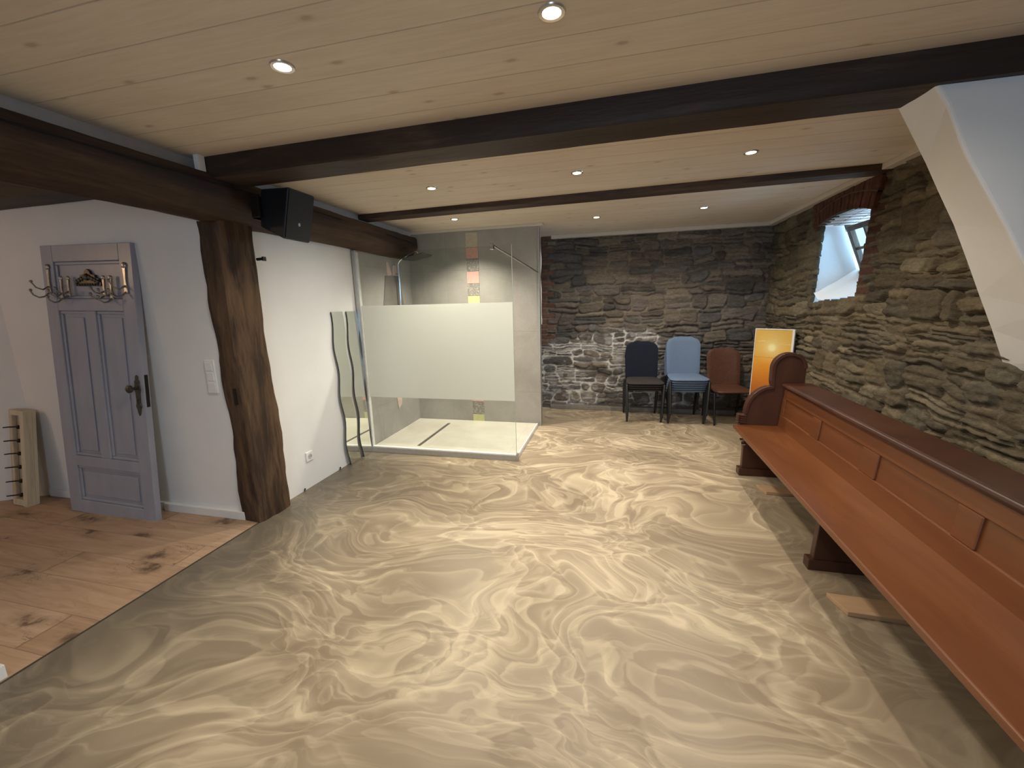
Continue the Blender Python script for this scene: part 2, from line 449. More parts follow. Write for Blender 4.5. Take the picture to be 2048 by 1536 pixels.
# ------------------------------------------------------------------ rubble walls (real relief, one mesh per wall)
def vnoise(u, v, seed):
    u = np.asarray(u)+1000.; v = np.asarray(v)+1000.
    iu = np.floor(u).astype(np.int64); iv = np.floor(v).astype(np.int64); fu = u-iu; fv = v-iv
    fu = fu*fu*(3-2*fu); fv = fv*fv*(3-2*fv)
    def h(a, b):
        x = (a*374761393+b*668265263+seed*974634777) & 0xffffffff
        x = ((x ^ (x >> 13))*1274126177) & 0xffffffff
        return ((x ^ (x >> 16)) & 0xffff)/65535.
    return (h(iu, iv)*(1-fu)+h(iu+1, iv)*fu)*(1-fv)+(h(iu, iv+1)*(1-fu)+h(iu+1, iv+1)*fu)*fv
def fbm(u, v, seed, oct=4):
    s = 0; a = .5; tot = 0
    for k in range(oct):
        s = s+a*vnoise(u*2**k, v*2**k, seed+k*17); tot += a; a *= .5
    return s/tot
def courses(u0, u1, v1, r):
    rects = []; v = -.05
    while v < v1+.1:
        h = r.uniform(.085, .20); u = u0-r.uniform(.05, .3)
        while u < u1+.1:
            w_ = r.uniform(.12, .46); q = r.random()
            if q < .34: parts = [1]
            elif q < .68: a = r.uniform(.3, .7); parts = [a, 1-a]
            else:
                parts = [r.uniform(.6, 1.4) for _ in range(3)]; parts = [p/sum(parts) for p in parts]
            b = v
            for p in parts:
                hh = h*p; c = u
                if hh > .07 and w_ > .3 and r.random() < .5:
                    cut = w_*r.uniform(.35, .65)
                    rects += [(c, c+cut, b, b+hh), (c+cut, c+w_, b, b+hh)]
                else: rects.append((c, c+w_, b, b+hh))
                b += hh
            u += w_
        v += h
    return rects
def rubble(name, us, vs, place, palette, mortar, crevice, seed, white=None, bricks=(), hole=None, depth=.03, calm=None):
    r = random.Random(seed)
    U, V = np.meshgrid(us, vs)
    sh = U.shape
    fu = U+(fbm(U*2.2, V*3.5, seed+1, 3)-.5)*.17+(fbm(U*9, V*12, seed+2, 3)-.5)*.045
    fv = V+(fbm(U*1.3, V*3, seed+3, 3)-.5)*.15+(fbm(U*7, V*11, seed+4, 3)-.5)*.042+(fbm(U*28, V*36, seed+5, 2)-.5)*.012
    Hh = np.full(sh, -.022); Cc = np.zeros(sh+(3,)); D = np.full(sh, -1.)
    Cc[:] = crevice
    for (a, b, c, d) in courses(us[0], us[-1], vs[-1], r):
        m = (fu > a) & (fu < b) & (fv > c) & (fv < d)
        if not m.any(): 
            for _ in range(6): r.random()
            continue
        x = fu[m]; y = fv[m]
        dx = np.minimum(x-a, b-x); dy = np.minimum(y-c, d-y)
        k = min(.06, (d-c)*.48)
        dd = np.where((dx < k) & (dy < k), k-np.sqrt((k-dx)**2+(k-dy)**2), np.minimum(dx, dy))
        g = r.uniform(.001, .006)
        dd = dd-g
        prof = np.clip(dd/.0105, 0, 1)**.8; prof = prof*prof*(3-2*prof)
        off = r.uniform(.0, depth); tx = r.uniform(-.06, .06); ty = r.uniform(-.14, .10)
        hh = prof*(.014+off+tx*(x-(a+b)/2)+ty*(y-(c+d)/2))
        base = np.array(palette[r.randrange(len(palette))])*r.uniform(.72, 1.28)
        Hh[m] = -.012+hh; D[m] = dd
        Cc[m] = base
    # strata and grain
    Hh += np.where(D > 0, (fbm(U*6, V*42, seed+8, 3)-.5)*.020+(fbm(U*22, V*40, seed+9, 3)-.5)*.016, 0)
    tone = .72+.56*fbm(U*5, V*26, seed+11, 3)
    Cc *= tone[..., None]
    patch = fbm(U*1.1, V*1.4, seed+12, 3)
    Cc *= (.82+.36*patch)[..., None]
    # mortar between stones where it has not been raked out
    mo = np.clip(1-(D-.0)/.006, 0, 1)
    mm = np.clip((fbm(U*2.6, V*3.2, seed+13, 3)-.46)/.12, 0, 1)
    wt = np.zeros(sh)
    if white is not None: wt = white(U, V, fbm(U*3, V*4, seed+20, 4))
    fill = np.clip(np.maximum(mm*.85, wt), 0, 1)*mo
    Hh = np.where(mo > 0, np.maximum(Hh, Hh*(1-fill)+fill*(-.002+.008*fbm(U*30, V*30, seed+14, 2))), Hh)
    mcol = np.array(mortar)[None, None]*(1-wt[..., None])+np.array((.60, .575, .53))[None, None]*wt[..., None]
    Cc = Cc*(1-fill[..., None])+mcol*fill[..., None]
    sm = np.clip(wt-.35, 0, 1)*np.clip((fbm(U*12, V*16, seed+15, 3)-.5)/.12, 0, 1)*.55
    Cc = Cc*(1-sm[..., None])+np.array((.52, .50, .47))*sm[..., None]
    for (a, b, c, d, col) in bricks:
        m = (U+(fbm(U*10, V*10, seed+16, 2)-.5)*.02 > a) & (U+(fbm(U*10, V*10, seed+16, 2)-.5)*.02 < b) & (V > c) & (V < d)
        if not m.any(): continue
        x = U[m]; y = V[m]
        dd = np.minimum(np.minimum(x-a, b-x), np.minimum(y-c, d-y))-.005
        pr = np.clip(dd/.006, 0, 1)
        Hh[m] = -.004+pr*.010+(fbm(x*30, y*30, seed+18, 2)-.5)*.006
        cc = np.array(col)*r.uniform(.75, 1.2)
        Cc[m] = cc*pr[:, None]+np.array(mortar)*.8*(1-pr[:, None])
    if calm is not None: Hh = Hh*calm(U, V)+.004*(1-calm(U, V))
    co = place(U, V, Hh).reshape(-1, 3)
    ny, nx = sh
    idx = np.arange(nx*ny).reshape(ny, nx)
    q = np.stack([idx[:-1, :-1], idx[:-1, 1:], idx[1:, 1:], idx[1:, :-1]], -1).reshape(-1, 4)
    if hole is not None:
        cu = .25*(U[:-1, :-1]+U[1:, 1:]+U[:-1, 1:]+U[1:, :-1]).ravel(); cv = .25*(V[:-1, :-1]+V[1:, 1:]+V[:-1, 1:]+V[1:, :-1]).ravel()
        keep = ~hole(cu, cv)
        q = q[keep]
        K = keep.reshape(ny-1, nx-1); E = []
        for r_, c_ in zip(*np.nonzero(K[:, :-1] != K[:, 1:])): E.append((idx[r_, c_+1], idx[r_+1, c_+1]))
        for r_, c_ in zip(*np.nonzero(K[:-1] != K[1:])): E.append((idx[r_+1, c_], idx[r_+1, c_+1]))
        E = np.array(E); uq, inv = np.unique(E, return_inverse=True); inv = inv.reshape(E.shape)
        ext = co[uq].copy(); ext[:, 0] += .035
        q = np.concatenate([q, np.stack([E[:, 0], E[:, 1], len(co)+inv[:, 1], len(co)+inv[:, 0]], -1)])
        co = np.concatenate([co, ext]); Cc = np.concatenate([Cc.reshape(-1, 3), Cc.reshape(-1, 3)[uq]])
    me = bpy.data.meshes.new(name)
    me.vertices.add(len(co)); me.vertices.foreach_set('co', co.astype(np.float32).ravel())
    me.loops.add(q.size); me.loops.foreach_set('vertex_index', q.astype(np.int32).ravel())
    me.polygons.add(len(q)); me.polygons.foreach_set('loop_start', np.arange(0, q.size, 4, dtype=np.int32))
    me.update(calc_edges=True); me.validate()
    me.polygons.foreach_set('use_smooth', [True]*len(me.polygons))
    at = me.color_attributes.new('Col', 'FLOAT_COLOR', 'POINT')
    rgba = np.ones((len(co), 4), np.float32); rgba[:, :3] = np.clip(Cc.reshape(-1, 3), 0, 1)
    at.data.foreach_set('color', rgba.ravel())
    me.materials.append(M_STONE)
    o = bpy.data.objects.new(name, me); COL.objects.link(o); o['kind'] = 'structure'
    return o

# ------------------------------------------------------------------ room shell
ZC = 2.39
MB().box(-2.45, 2.3, -3.3, 2.24, -.06, 0).box(-2.66, 2.3, 2.24, 6.0, -.06, 0).build('floor', M_SCREED, kind='structure')
MB().box(-7.7, -2.458, -3.3, 2.239, -.06, .0).box(-7.7, -2.66, 2.239, 2.5, -.06, .0).build('floor_oak', M_OAK, kind='structure')
MB().box(-2.460, -2.448, -3.3, 2.24, -.05, .0015).build('trim_floor_joint', plain('dark_joint', (.05, .042, .03), .6), kind='structure')
MB().box(-7.7, 2.4, -3.3, 6.1, ZC, ZC+.08).build('ceiling', M_CEIL, kind='structure')

# white plaster partition on the left, with the wall behind the leaning door
MB().box(-2.68, -2.50, 2.475, 4.98, 0, ZC).build('wall_left', M_PLASTER, kind='structure')
MB().box(-4.66, -2.585, 2.255, 2.48, 0, ZC).build('wall_door_side', M_PLASTER, kind='structure')
MB().prism([(-4.65, 2.255), (-7.6, .52), (-7.7, .67), (-4.65, 2.42)], 0, ZC, 'xy').build('wall_far_left', M_PLASTER, kind='structure')
MB().box(-7.75, -7.6, -3.3, .7, 0, ZC).build('wall_outer_left', M_PLASTER, kind='structure')
# wall behind the viewer with two window openings
wb = MB()
for x0, x1 in ((-7.7, -7.0), (-6.1, -.45), (.85, 2.3)): wb.box(x0, x1, -3.3, -3.1, 0, ZC)
for x0, x1, za, zb in ((-7.0, -6.1, 1.10, 1.75), (-.45, .85, .85, 2.05)):
    wb.box(x0, x1, -3.3, -3.1, 0, za); wb.box(x0, x1, -3.3, -3.1, zb, ZC)
wb.build('wall_rear', M_PLASTER, kind='structure')
MB().box(-4.62, -3.34, 2.243, 2.256, 0, .062).build('baseboard_door_side', M_PAINT_WHITE, kind='structure', bevel=.003)
MB().box(-3.34, -2.585, 2.228, 2.256, 0, .062).build('baseboard_door_side.001', M_PAINT_WHITE, kind='structure', bevel=.003)

# rubble wall at the back
PAL_BACK = [(.125, .105, .092), (.15, .125, .105), (.11, .098, .095), (.135, .105, .09), (.17, .14, .108), (.10, .09, .082)]
PAL_RIGHT = [(.120, .094, .058), (.136, .107, .065), (.104, .087, .06), (.128, .099, .060), (.155, .126, .082), (.095, .076, .051)]
def white_back(U, V, n):
    a = np.exp(-(((U+.55)/.85)**2+((V-.82)/.30)**2)*.9)
    b = np.exp(-(((U-.55)/.9)**2+((V-.30)/.34)**2)*.9)*.95
    c = np.exp(-(((U+.6)/.7)**2+((V-.35)/.45)**2)*.9)
    d = np.exp(-(((U-.25)/.8)**2+((V-.98)/.16)**2))*.9
    return np.clip((np.maximum.reduce([a, b, c, d])-.42+(n-.5)*1.1)/.22, 0, 1)
bk = []
z = .92; k = 0
rb = random.Random(3)
while z < 2.36:
    bk.append((-1.15, -.90+(.10 if k % 2 else 0)+rb.uniform(-.012, .012), z, z+.068, (.15, .078, .056))); z += .074; k += 1
rubble('wall_back', np.arange(-2.6, 1.93, .0105), np.arange(-.01, 2.401, .0105),
       lambda U, V, H: np.stack([U, 5.865-H, V], -1), PAL_BACK, (.20, .165, .125), (.018, .014, .011), 11, white_back, bk)
MB().box(-.87, 1.86, 5.78, 5.89, 0, .055).build('baseboard_back', plain('grey_stone_skirting', (.20, .175, .145), .6, 0, .12, 25), kind='structure', bevel=.006)

# rubble wall on the right, with the arched niche
def near_edge(z): return 3.845+(2.137-z)*.122
def far_edge(z): return 4.638+(2.143-z)*.085
def arch_top(y): return 2.137+.05*np.clip(1-((y-4.24)/.4)**2, 0, 1)
def niche_hole(y, z):
    j = (fbm(y*22, z*22, 91, 2)-.5)*.022
    ybot = 1.495-(y-3.92)*.068
    return (y > near_edge(z)+j) & (y < far_edge(z)+j) & (z > ybot+j) & (z < arch_top(y))
def niche_calm(y, z):
    d = np.maximum.reduce([near_edge(z)-y, y-far_edge(z), 1.47-z, z-arch_top(y)])
    return np.clip(d/.07, .12, 1)
bk2 = []
z = 1.50; k = 0
while z < 2.36:
    w_ = .125 if k % 2 else .20
    bk2.append((near_edge(z)-w_+rb.uniform(-.01, .01), near_edge(z), z, z+.066, (.085, .040, .028))); z += .074; k += 1
yy = np.concatenate([np.arange(-3.2, .9, .06), np.arange(.9, 5.9, .0105)])
PAL2 = PAL_RIGHT
rubble('wall_right', yy, np.arange(-.01, 2.401, .0105),
       lambda U, V, H: np.stack([1.865-H, U, V], -1), PAL2, (.15, .12, .08), (.020, .015, .009), 23, None, bk2, niche_hole, .034, niche_calm)
MB().box(2.75, 2.85, -3.3, 6.0, 0, 1.4).build('wall_right_outer', M_PLASTER, kind='structure')

# niche window
win = struct_empty('window_1', (1.85, 4.25, 1.45))
def under(name, mb, mat, **k):
    o = mb.build(name, mat, **k); o.parent = win; o.matrix_parent_inverse = win.matrix_basis.inverted(); return o
XO = 2.34
rv = MB()
def strip(rv, A, B):
    n = len(A); rv.add(A+B, [(i, i+1, n+i+1, n+i) for i in range(n-1)])
zs = [1.36+i*.06 for i in range(14)]
jx = lambda z: 2.205-(max(z, 1.72)-1.72)*.36
strip(rv, [(1.882, far_edge(z)+.008, z) for z in zs], [(jx(z), 4.660, z) for z in zs])
strip(rv, [(jx(z), 4.660, z) for z in zs], [(jx(z)+.06, 4.95, z) for z in zs])
strip(rv, [(jx(z)+.06, 4.95, z) for z in zs], [(XO, 5.32, z) for z in zs])
strip(rv, [(1.882, near_edge(z)-.016, z) for z in zs], [(XO, 3.86, z) for z in zs])
# sloping sill with a soft coved corner
sl = []
for i in range(13):
    f = i/12; x = 1.880+f*(XO-1.880); zb = 1.462+f*.335
    sl.append([(x, 3.80, zb+.042*(1-f)), (x, 4.2, zb+.022*(1-f)), (x, 4.5, zb+.002), (x, 4.6, zb+.010), (x, 4.66, zb+.05), (x, 4.74+f*.3, zb+.11)])
rv.rings(sl, caps=False, closed=False)
under('plaster_reveal', rv, M_PLASTER_NICHE, smooth=True)
# brick vault of the niche
va = MB(); nb = 11
for r_ in range(4):
    for i in range(nb):
        y0 = 3.83+i*(.84/nb); y1 = y0+.84/nb-.008
        x0 = 1.885+r_*.115; x1 = x0+.107
        za = float(arch_top(np.array((y0+y1)/2)))
        va.box(x0, x1, y0, y1, za+.004, za+.09)
under('brick_vault', va, plain('dusty_pale_brick', (.34, .26, .23), .85, 0, .2, 30, .3), bevel=.003)
vm = MB(); pts = [3.80+i*.046 for i in range(20)]
strip(vm, [(1.89, y, float(arch_top(np.array(y)))+.009) for y in pts], [(XO, y, float(arch_top(np.array(y)))+.009) for y in pts])
under('vault_mortar', vm, plain('pale_mortar', (.62, .58, .54), .9), smooth=True)
# two rings of voussoirs over the opening
ab = MB()
YC, ZCEN, RAD = 4.24, .60, 1.587
for ring, (r0, r1, n, a0) in enumerate(((0.004, .118, 16, .30), (.130, .235, 15, .305))):
    for i in range(n):
        t0 = -a0+2*a0*i/n; t1 = -a0+2*a0*(i+1)/n-.006
        P = lambda tt, rr: (YC+math.sin(tt)*(RAD+rr), ZCEN+math.cos(tt)*(RAD+rr))
        poly = [P(t0, r0), P(t1, r0), P(t1, r1), P(t0, r1)]
        if max(p[1] for p in poly) > 2.385: poly = [(a, min(b, 2.385)) for a, b in poly]
        d = rng.uniform(-.004, .004)
        ab.prism(poly, 1.826+d, 1.87, 'yz')
under('brick_arch', ab, M_BRICK, bevel=.004)
am = MB()
ring = []
for i in range(25):
    t0 = -.297+.594*i/24
    P = lambda rr: (YC+math.sin(t0)*(RAD+rr), min(ZCEN+math.cos(t0)*(RAD+rr), 2.388))
    a, b = P(.0), P(.24)
    ring.append([(1.833, a[0], a[1]), (1.833, b[0], b[1])])
am.rings(ring, caps=False, closed=False)
under('arch_mortar', am, M_MORTAR)
# fixed frame and the tilted-in sash
fm = MB()
fm.box(XO-.04, XO+.03, 3.80, 5.45, 1.66, 1.745).box(XO-.04, XO+.03, 3.80, 5.45, 2.16, 2.28).box(XO-.04, XO+.03, 3.80, 3.90, 1.72, 2.2).box(XO-.04, XO+.03, 5.34, 5.45, 1.72, 2.2)
under('window_frame', fm, M_SILL, bevel=.004)
SW, SH = .70, .43
SM = Matrix.Translation((2.235, 3.93, 1.725)) @ Matrix.Rotation(R(-22), 4, 'Y')
sa = MB()
sa.box(-.022, .022, 0, .045, 0, SH, M=SM).box(-.022, .022, SW-.045, SW, 0, SH, M=SM).box(-.022, .022, .045, SW-.045, 0, .05, M=SM).box(-.022, .022, .045, SW-.045, SH-.045, SH, M=SM)
sash = under('sash', sa, M_SILL, bevel=.003)
mu = MB()
mu.box(-.014, .014, .045, SW-.045, .20, .222, M=SM)
for y in (.245, .45): mu.box(-.014, .014, y-.011, y+.011, .05, SH-.045, M=SM)
o = mu.build('glazing_bar', M_SILL, bevel=.002); o.parent = sash
o = MB().box(-.003, .003, .04, SW-.04, .045, SH-.04, M=SM).build('pane', M_PANE); o.parent = sash
stay = MB().box(2.19, 2.21, 3.95, 4.60, 1.700, 1.712)
o = stay.build('window_stay', M_IRON); o.parent = sash

# rear window frames (behind the viewer)
for n_, (x0, x1, za, zb) in enumerate(((-7.0, -6.1, 1.10, 1.75), (-.45, .85, .85, 2.05))):
    f = MB(); xm = (x0+x1)/2
    for a, b, c, d in ((x0, x0+.05, za, zb), (x1-.05, x1, za, zb), (x0, x1, za, za+.05), (x0, x1, zb-.05, zb), (xm-.04, xm+.04, za, zb)):
        f.box(a, b, -3.2, -3.14, c, d)
    f.build('window_%d' % (n_+2), M_PAINT_WHITE, kind='structure')

# sloping plastered chimney breast on the right
near = [(1.160, 2.30), (1.222, 2.204), (1.290, 2.052), (1.316, 2.0), (1.474, 1.74), (1.544, 1.615), (1.66, 1.42), (1.78, 1.22), (1.86, 1.09)]
far = [(1.150, 2.29), (1.240, 2.168), (1.323, 2.058), (1.40, 1.948), (1.497, 1.805), (1.590, 1.645), (1.678, 1.491), (1.770, 1.325), (1.86, 1.150)]
fy = [2.30, 2.33, 2.36, 2.39, 2.42, 2.45, 2.48, 2.505, 2.53]
ch = MB(); n = len(near)
A = [(x, 2.10, z) for x, z in near]; B = [(x, y, z) for (x, z), y in zip(far, fy)]
ch.add(A+B, [(i, i+1, n+i+1, n+i) for i in range(n-1)])
ch.add(A+[(1.98, 2.10, 1.0), (1.98, 2.10, 2.30)], [tuple(range(n+2))])
ch.add(B+[(1.98, 2.54, 1.0), (1.98, 2.30, 2.29)], [tuple(range(n+1, -1, -1))])
chm = ch.build('wall_chimney_breast', M_PLASTER, kind='structure')
bm = bmesh.new(); bm.from_mesh(chm.data); bmesh.ops.remove_doubles(bm, verts=bm.verts, dist=.0005); bmesh.ops.recalc_face_normals(bm, faces=bm.faces); bm.to_mesh(chm.data); bm.free()
b = chm.modifiers.new('edge', 'BEVEL'); b.width = .012; b.segments = 3; b.limit_method = 'ANGLE'; b.angle_limit = R(50)

# ------------------------------------------------------------------ beams and post
def hewn(name, ring2d, a0, a1, steps, axis, mat, amp, seed, label, cat, skew=None, smooth=True):
    """ring2d lofted along an axis with hand-hewn unevenness"""
    rs = []
    # subdivide ring
    pts = []
    for i, p in enumerate(ring2d):
        q = ring2d[(i+1) % len(ring2d)]
        L = math.dist(p, q); m = max(1, int(L/.035))
        for j in range(m): pts.append((p[0]+(q[0]-p[0])*j/m, p[1]+(q[1]-p[1])*j/m))
    cx = sum(p[0] for p in pts)/len(pts); cy = sum(p[1] for p in pts)/len(pts)
    for k in range(steps+1):
        a = a0+(a1-a0)*k/steps; ring = []
        for i, (u, v) in enumerate(pts):
            n1 = float(fbm(np.array(a*1.6+3), np.array(i*.35), seed, 3))-.5
            n2 = float(fbm(np.array(a*9), np.array(i*1.1), seed+5, 2))-.5
            L = math.hypot(u-cx, v-cy) or 1
            d = amp*(n1*1.6+n2*.5)
            uu = u+(u-cx)/L*d; vv = v+(v-cy)/L*d
            if skew: uu, vv = skew(a, uu, vv)
            ring.append({'x': (a, uu, vv), 'y': (uu, a, vv), 'z': (uu, vv, a)}[axis])
        rs.append(ring)
    o = MB().rings(rs).build(name, mat, smooth=smooth)
    return tag(o, label, cat)
main = hewn('timber_beam', [(-2.53, 2.06), (-2.46, 2.055), (-2.385, 2.10), (-2.325, 2.17), (-2.312, 2.20), (-2.318, 2.285), (-2.335, 2.305), (-2.53, 2.305)], -3.1, 4.79, 110, 'y', M_BEAM, .016, 5,
     'thick hand-hewn brown beam running along the left over the post', 'beam')
# drying cracks along the face of the main beam
for (y0, y1, z0, z1, th) in ((-.5, 2.9, 2.262, 2.243, .007), (3.0, 3.35, 2.262, 2.257, .005), (4.05, 4.78, 2.245, 2.222, .009)):
    cr = MB(); m_ = 24; pr = []
    for i in range(m_+1):
        f = i/m_; y = y0+(y1-y0)*f; zc = z0+(z1-z0)*f+(float(fbm(np.array(y*3), np.array(z0*9), 77, 2))-.5)*.016
        t_ = th*math.sin(PI*min(1, max(.04, f if z1 < z0 else f)))**.5 if i not in (0, m_) else .001
        pr.append([(-2.35, y, zc-t_/2), (-2.306, y, zc-t_/2), (-2.306, y, zc+t_/2), (-2.35, y, zc+t_/2)])
    cr.rings(pr).build('drying_crack', plain('crack_black', (.006, .004, .003), .9), main)
post = hewn('timber_post', [(-2.605, 2.235), (-2.45, 2.232), (-2.432, 2.25), (-2.425, 2.48), (-2.44, 2.505), (-2.605, 2.505)], 0.0, 2.07, 46, 'z', M_POST, .030, 31,
     'rough weathered brown timber post standing where the two floors meet', 'post')
MB().box(-2.497, -2.482, 2.215, 2.26, .872, .985).build('mortise_slot', plain('slot_black', (.005, .004, .003), .9), post)
def skew1(a, u, v): return (u-.020*(a+.5), v)
def skew2(a, u, v): return (u-.042*(a+.5), v)
hewn('ceiling_beam', [(2.105, 2.276), (2.318, 2.276), (2.328, 2.29), (2.328, 2.40), (2.095, 2.40), (2.095, 2.288)], -2.36, 1.86, 70, 'x', M_BEAMX, .006, 51,
     'wide dark ceiling beam nearest the viewer, touching the chimney breast', 'beam', skew1)
hewn('ceiling_beam.001', [(3.718, 2.346), (3.868, 2.346), (3.872, 2.354), (3.872, 2.40), (3.712, 2.40), (3.712, 2.354)], -2.56, 1.86, 60, 'x', M_BEAMX, .003, 61,
     'slim dark ceiling beam farther back, running above the arched window', 'beam', skew2)
hewn('ceiling_beam.002', [(2.05, 2.27), (2.25, 2.27), (2.25, 2.40), (2.05, 2.40)], -6.4, -2.56, 40, 'x', M_BEAMX, .006, 71,
     'dark beam along the top of the wall above the leaning door', 'beam')
MB().box(-2.50, -2.44, -3.1, 4.88, 2.29, ZC).build('trim_1', plain('dusty_white_board', (.50, .45, .40), .7), kind='structure')
MB().box(-2.372, -2.338, 2.085, 2.125, 2.27, ZC).build('trim_2', M_PAINT_WHITE, kind='structure')
M_TRIMW = plain('pale_trim', (.60, .54, .46), .5, 0, .04)
MB().box(-.84, 1.85, 5.77, 5.84, 2.345, ZC).build('trim_3', M_TRIMW, kind='structure', bevel=.004)
MB().box(1.78, 1.86, 2.45, 5.82, 2.35, ZC).build('trim_4', M_TRIMW, kind='structure', bevel=.004)
MB().box(-2.50, -.805, 4.85, 4.96, 2.366, ZC).build('trim_5', M_TRIMW, kind='structure', bevel=.004)

# ------------------------------------------------------------------ shower walls
MB().box(-2.50, -.862, 4.90, 4.985, 0, ZC).build('wall_shower', M_TILE, kind='structure')
MB().box(-.862, -.852, 4.895, 4.99, 0, ZC-.02).build('trim_6', M_ALU, kind='structure')
MB().box(-2.51, -2.488, 3.70, 4.90, 0, 2.30).build('wall_shower_side', M_TILE_SIDE, kind='structure')
# rough plaster edge behind the partition
pe = []
for i in range(22):
    z = 1.25+i*.052; d = .012+.03*float(fbm(np.array(z*5), np.array(.3), 8, 3))
    pe.append([(-.95, 5.02, z), (-.880+d, 5.02, z), (-.880+d, 5.04, z), (-.95, 5.04, z)])
MB().rings(pe).build('trim_7', M_PLASTER, kind='structure')
# mosaic stripe on the shower wall
st = MB(); zt = [2.307, 2.171, 2.04, 1.90, 1.755, 1.61, 1.47]
seq = [3, 1, 0, 1, 0, 2, 0]
edges = [2.345, 2.175, 2.045, 1.90, 1.755, 1.613, 1.47]
x0, x1 = -1.738, -1.588
for i in range(6): st.box(x0, x1, 4.893, 4.902, edges[i+1]+.002, edges[i]-.002, mi=seq[i])
zz = 1.47; cyc = [0, 1, 0, 1, 0, 2, 0, 1, 0, 2]
hs = [(1.47, 1.325, 0), (1.325, 1.18, 1), (1.18, 1.035, 0), (1.035, .89, 2), (.89, .745, 0), (.745, .6, 1), (.6, .43, 0), (.43, .29, 1), (.29, .125, 0), (.125, .03, 2)]
for a, b_, mi in hs: st.box(x0, x1, 4.893, 4.902, b_+.002, a-.002, mi=mi)
tag(st.build('mosaic_stripe', [M_PEBBLE, M_MRED, M_MYEL, M_MSAND]), 'vertical stripe of pebble, salmon and yellow squares on the tiled shower wall', 'mosaic')
# figure inlay on the side wall: dark trapezoid with pink pieces
XW = -2.487
fig = thing('tile_inlay', 'dark trapezoid inlay with pink pieces on the shower side wall', 'inlay', (XW, 4.44, .9))
def inlay(name, poly, mat, dx=.004):
    o = MB().prism(poly, XW-.003, XW+dx, 'yz').build(name, mat); o.parent = fig; o.matrix_parent_inverse = fig.matrix_basis.inverted(); return o
inlay('grey_field', [(4.288, 1.845), (4.592, 1.86), (4.80, .95), (4.06, .95)], M_MGREY)
inlay('pink_piece', [(4.32, 1.99), (4.36, 2.0), (4.43, 1.86), (4.33, 1.85)], M_MPINK, .006)
inlay('pink_piece', [(4.46, 1.97), (4.53, 1.98), (4.56, 1.86), (4.45, 1.86)], M_MPINK, .006)
inlay('pink_piece', [(4.38, .95), (4.50, .95), (4.44, .35), (4.36, .30), (4.33, .45)], M_MPINK, .006)
inlay('pink_piece', [(4.56, .95), (4.68, .95), (4.58, .40), (4.52, .45)], M_MPINK, .006)

# shower tray
tray = MB().box(-2.487, -.905, 3.742, 4.894, 0, .036).build('shower_tray', M_TRAY, bevel=.002)
tag(tray, 'pale low shower tray behind the glass screen', 'shower tray')
MB().box(-.905, -.893, 3.742, 4.89, 0, .038).build('edge_strip', M_PAINT_WHITE, tray)
MB().box(-2.02, -1.985, 3.86, 4.72, .030, .0385).build('drain_channel', plain('drain_grey', (.16, .15, .14), .4, .4), tray)

# glass screen
sc = thing('shower_screen', 'clear glass shower screen with a wide frosted band', 'shower screen', (-1.67, 3.72, 0))
def ch_(o): o.parent = sc; o.matrix_parent_inverse = sc.matrix_basis.inverted(); return o
ch_(MB().box(-2.462, -.895, 3.715, 3.725, .062, 2.018).build('glass_panel', M_GLASS))
ch_(MB().box(-2.440, -.8955, 3.7125, 3.7147, .596, 1.518).build('frosted_band', M_FROST))
ch_(MB().box(-.895, -.893, 3.714, 3.726, .062, 2.018).build('glass_edge', plain('pale_green_edge', (.42, .47, .42), .2)))
cu = ch_(MB().box(-2.470, -.893, 3.700, 3.740, 0, .052).build('curb', plain('grey_curb', (.36, .33, .29), .5), bevel=.002))
ch_(MB().box(-2.470, -.893, 3.702, 3.738, .053, .064).build('bottom_channel', M_PAINT_WHITE))
ch_(MB().box(-.893, -.876, 3.698, 3.742, 0, .072).build('channel_cap', M_ALU))
ch_(MB().box(-2.4875, -2.452, 3.695, 3.745, .05, 2.05).build('wall_channel', M_ALU, bevel=.003))
ch_(MB().box(-2.452, -2.444, 3.700, 3.740, .062, 2.03).build('seal_strip', plain('pale_seal', (.62, .60, .56), .3)))
p0, p1 = Vector((-1.077, 3.722, 2.03)), Vector((-.868, 4.885, 1.853))
ch_(MB().tube([p0, p1], .010, 12).build('support_bar', M_CHROME, smooth=True))
ch_(MB().box(-1.093, -1.058, 3.70, 3.742, 1.985, 2.022).box(-1.088, -1.064, 3.708, 3.734, 2.018, 2.048).build('glass_clamp', M_CHROME, bevel=.003))

# shower column
sh = thing('shower_column', 'chrome shower riser with a flat square rain head', 'shower', (-2.45, 4.50, 1.0))
def sh_(o): o.parent = sh; o.matrix_parent_inverse = sh.matrix_basis.inverted(); return o
sh_(MB().tube([(-2.445, 4.52, 1.0), (-2.445, 4.52, 1.5), (-2.445, 4.52, 1.955)], .0125, 14).build('riser', M_CHROME, smooth=True))
sh_(MB().tube([(-2.445, 4.52, 1.95), (-2.443, 4.52, 1.99), (-2.425, 4.52, 2.02), (-2.39, 4.52, 2.045), (-2.30, 4.52, 2.082), (-2.235, 4.52, 2.108), (-2.205, 4.52, 2.11), (-2.19, 4.52, 2.10), (-2.187, 4.52, 2.075)], .0095, 12).build('arm', M_CHROME, smooth=True))
sh_(MB().tube([(-2.487, 4.52, 1.88), (-2.445, 4.52, 1.88)], .012, 12).build('wall_bracket', M_CHROME, smooth=True))
sh_(MB().lathe([(.02, -.012), (.02, .012)], 14, M=Matrix.Translation((-2.445, 4.52, 1.955))).build('collar', M_CHROME, smooth=True))
HM = Matrix.Translation((-2.20, 4.52, 2.055)) @ Matrix.Rotation(R(-11), 4, 'Y')
sh_(MB().box(-.13, .13, -.125, .125, -.005, .005, M=HM).build('rain_head', plain('brushed_head', (.10, .095, .09), .35, .6), bevel=.002))
sh_(MB().lathe([(.016, .004), (.02, .014), (.012, .026)], 14, M=HM).build('ball_joint', M_CHROME, smooth=True))
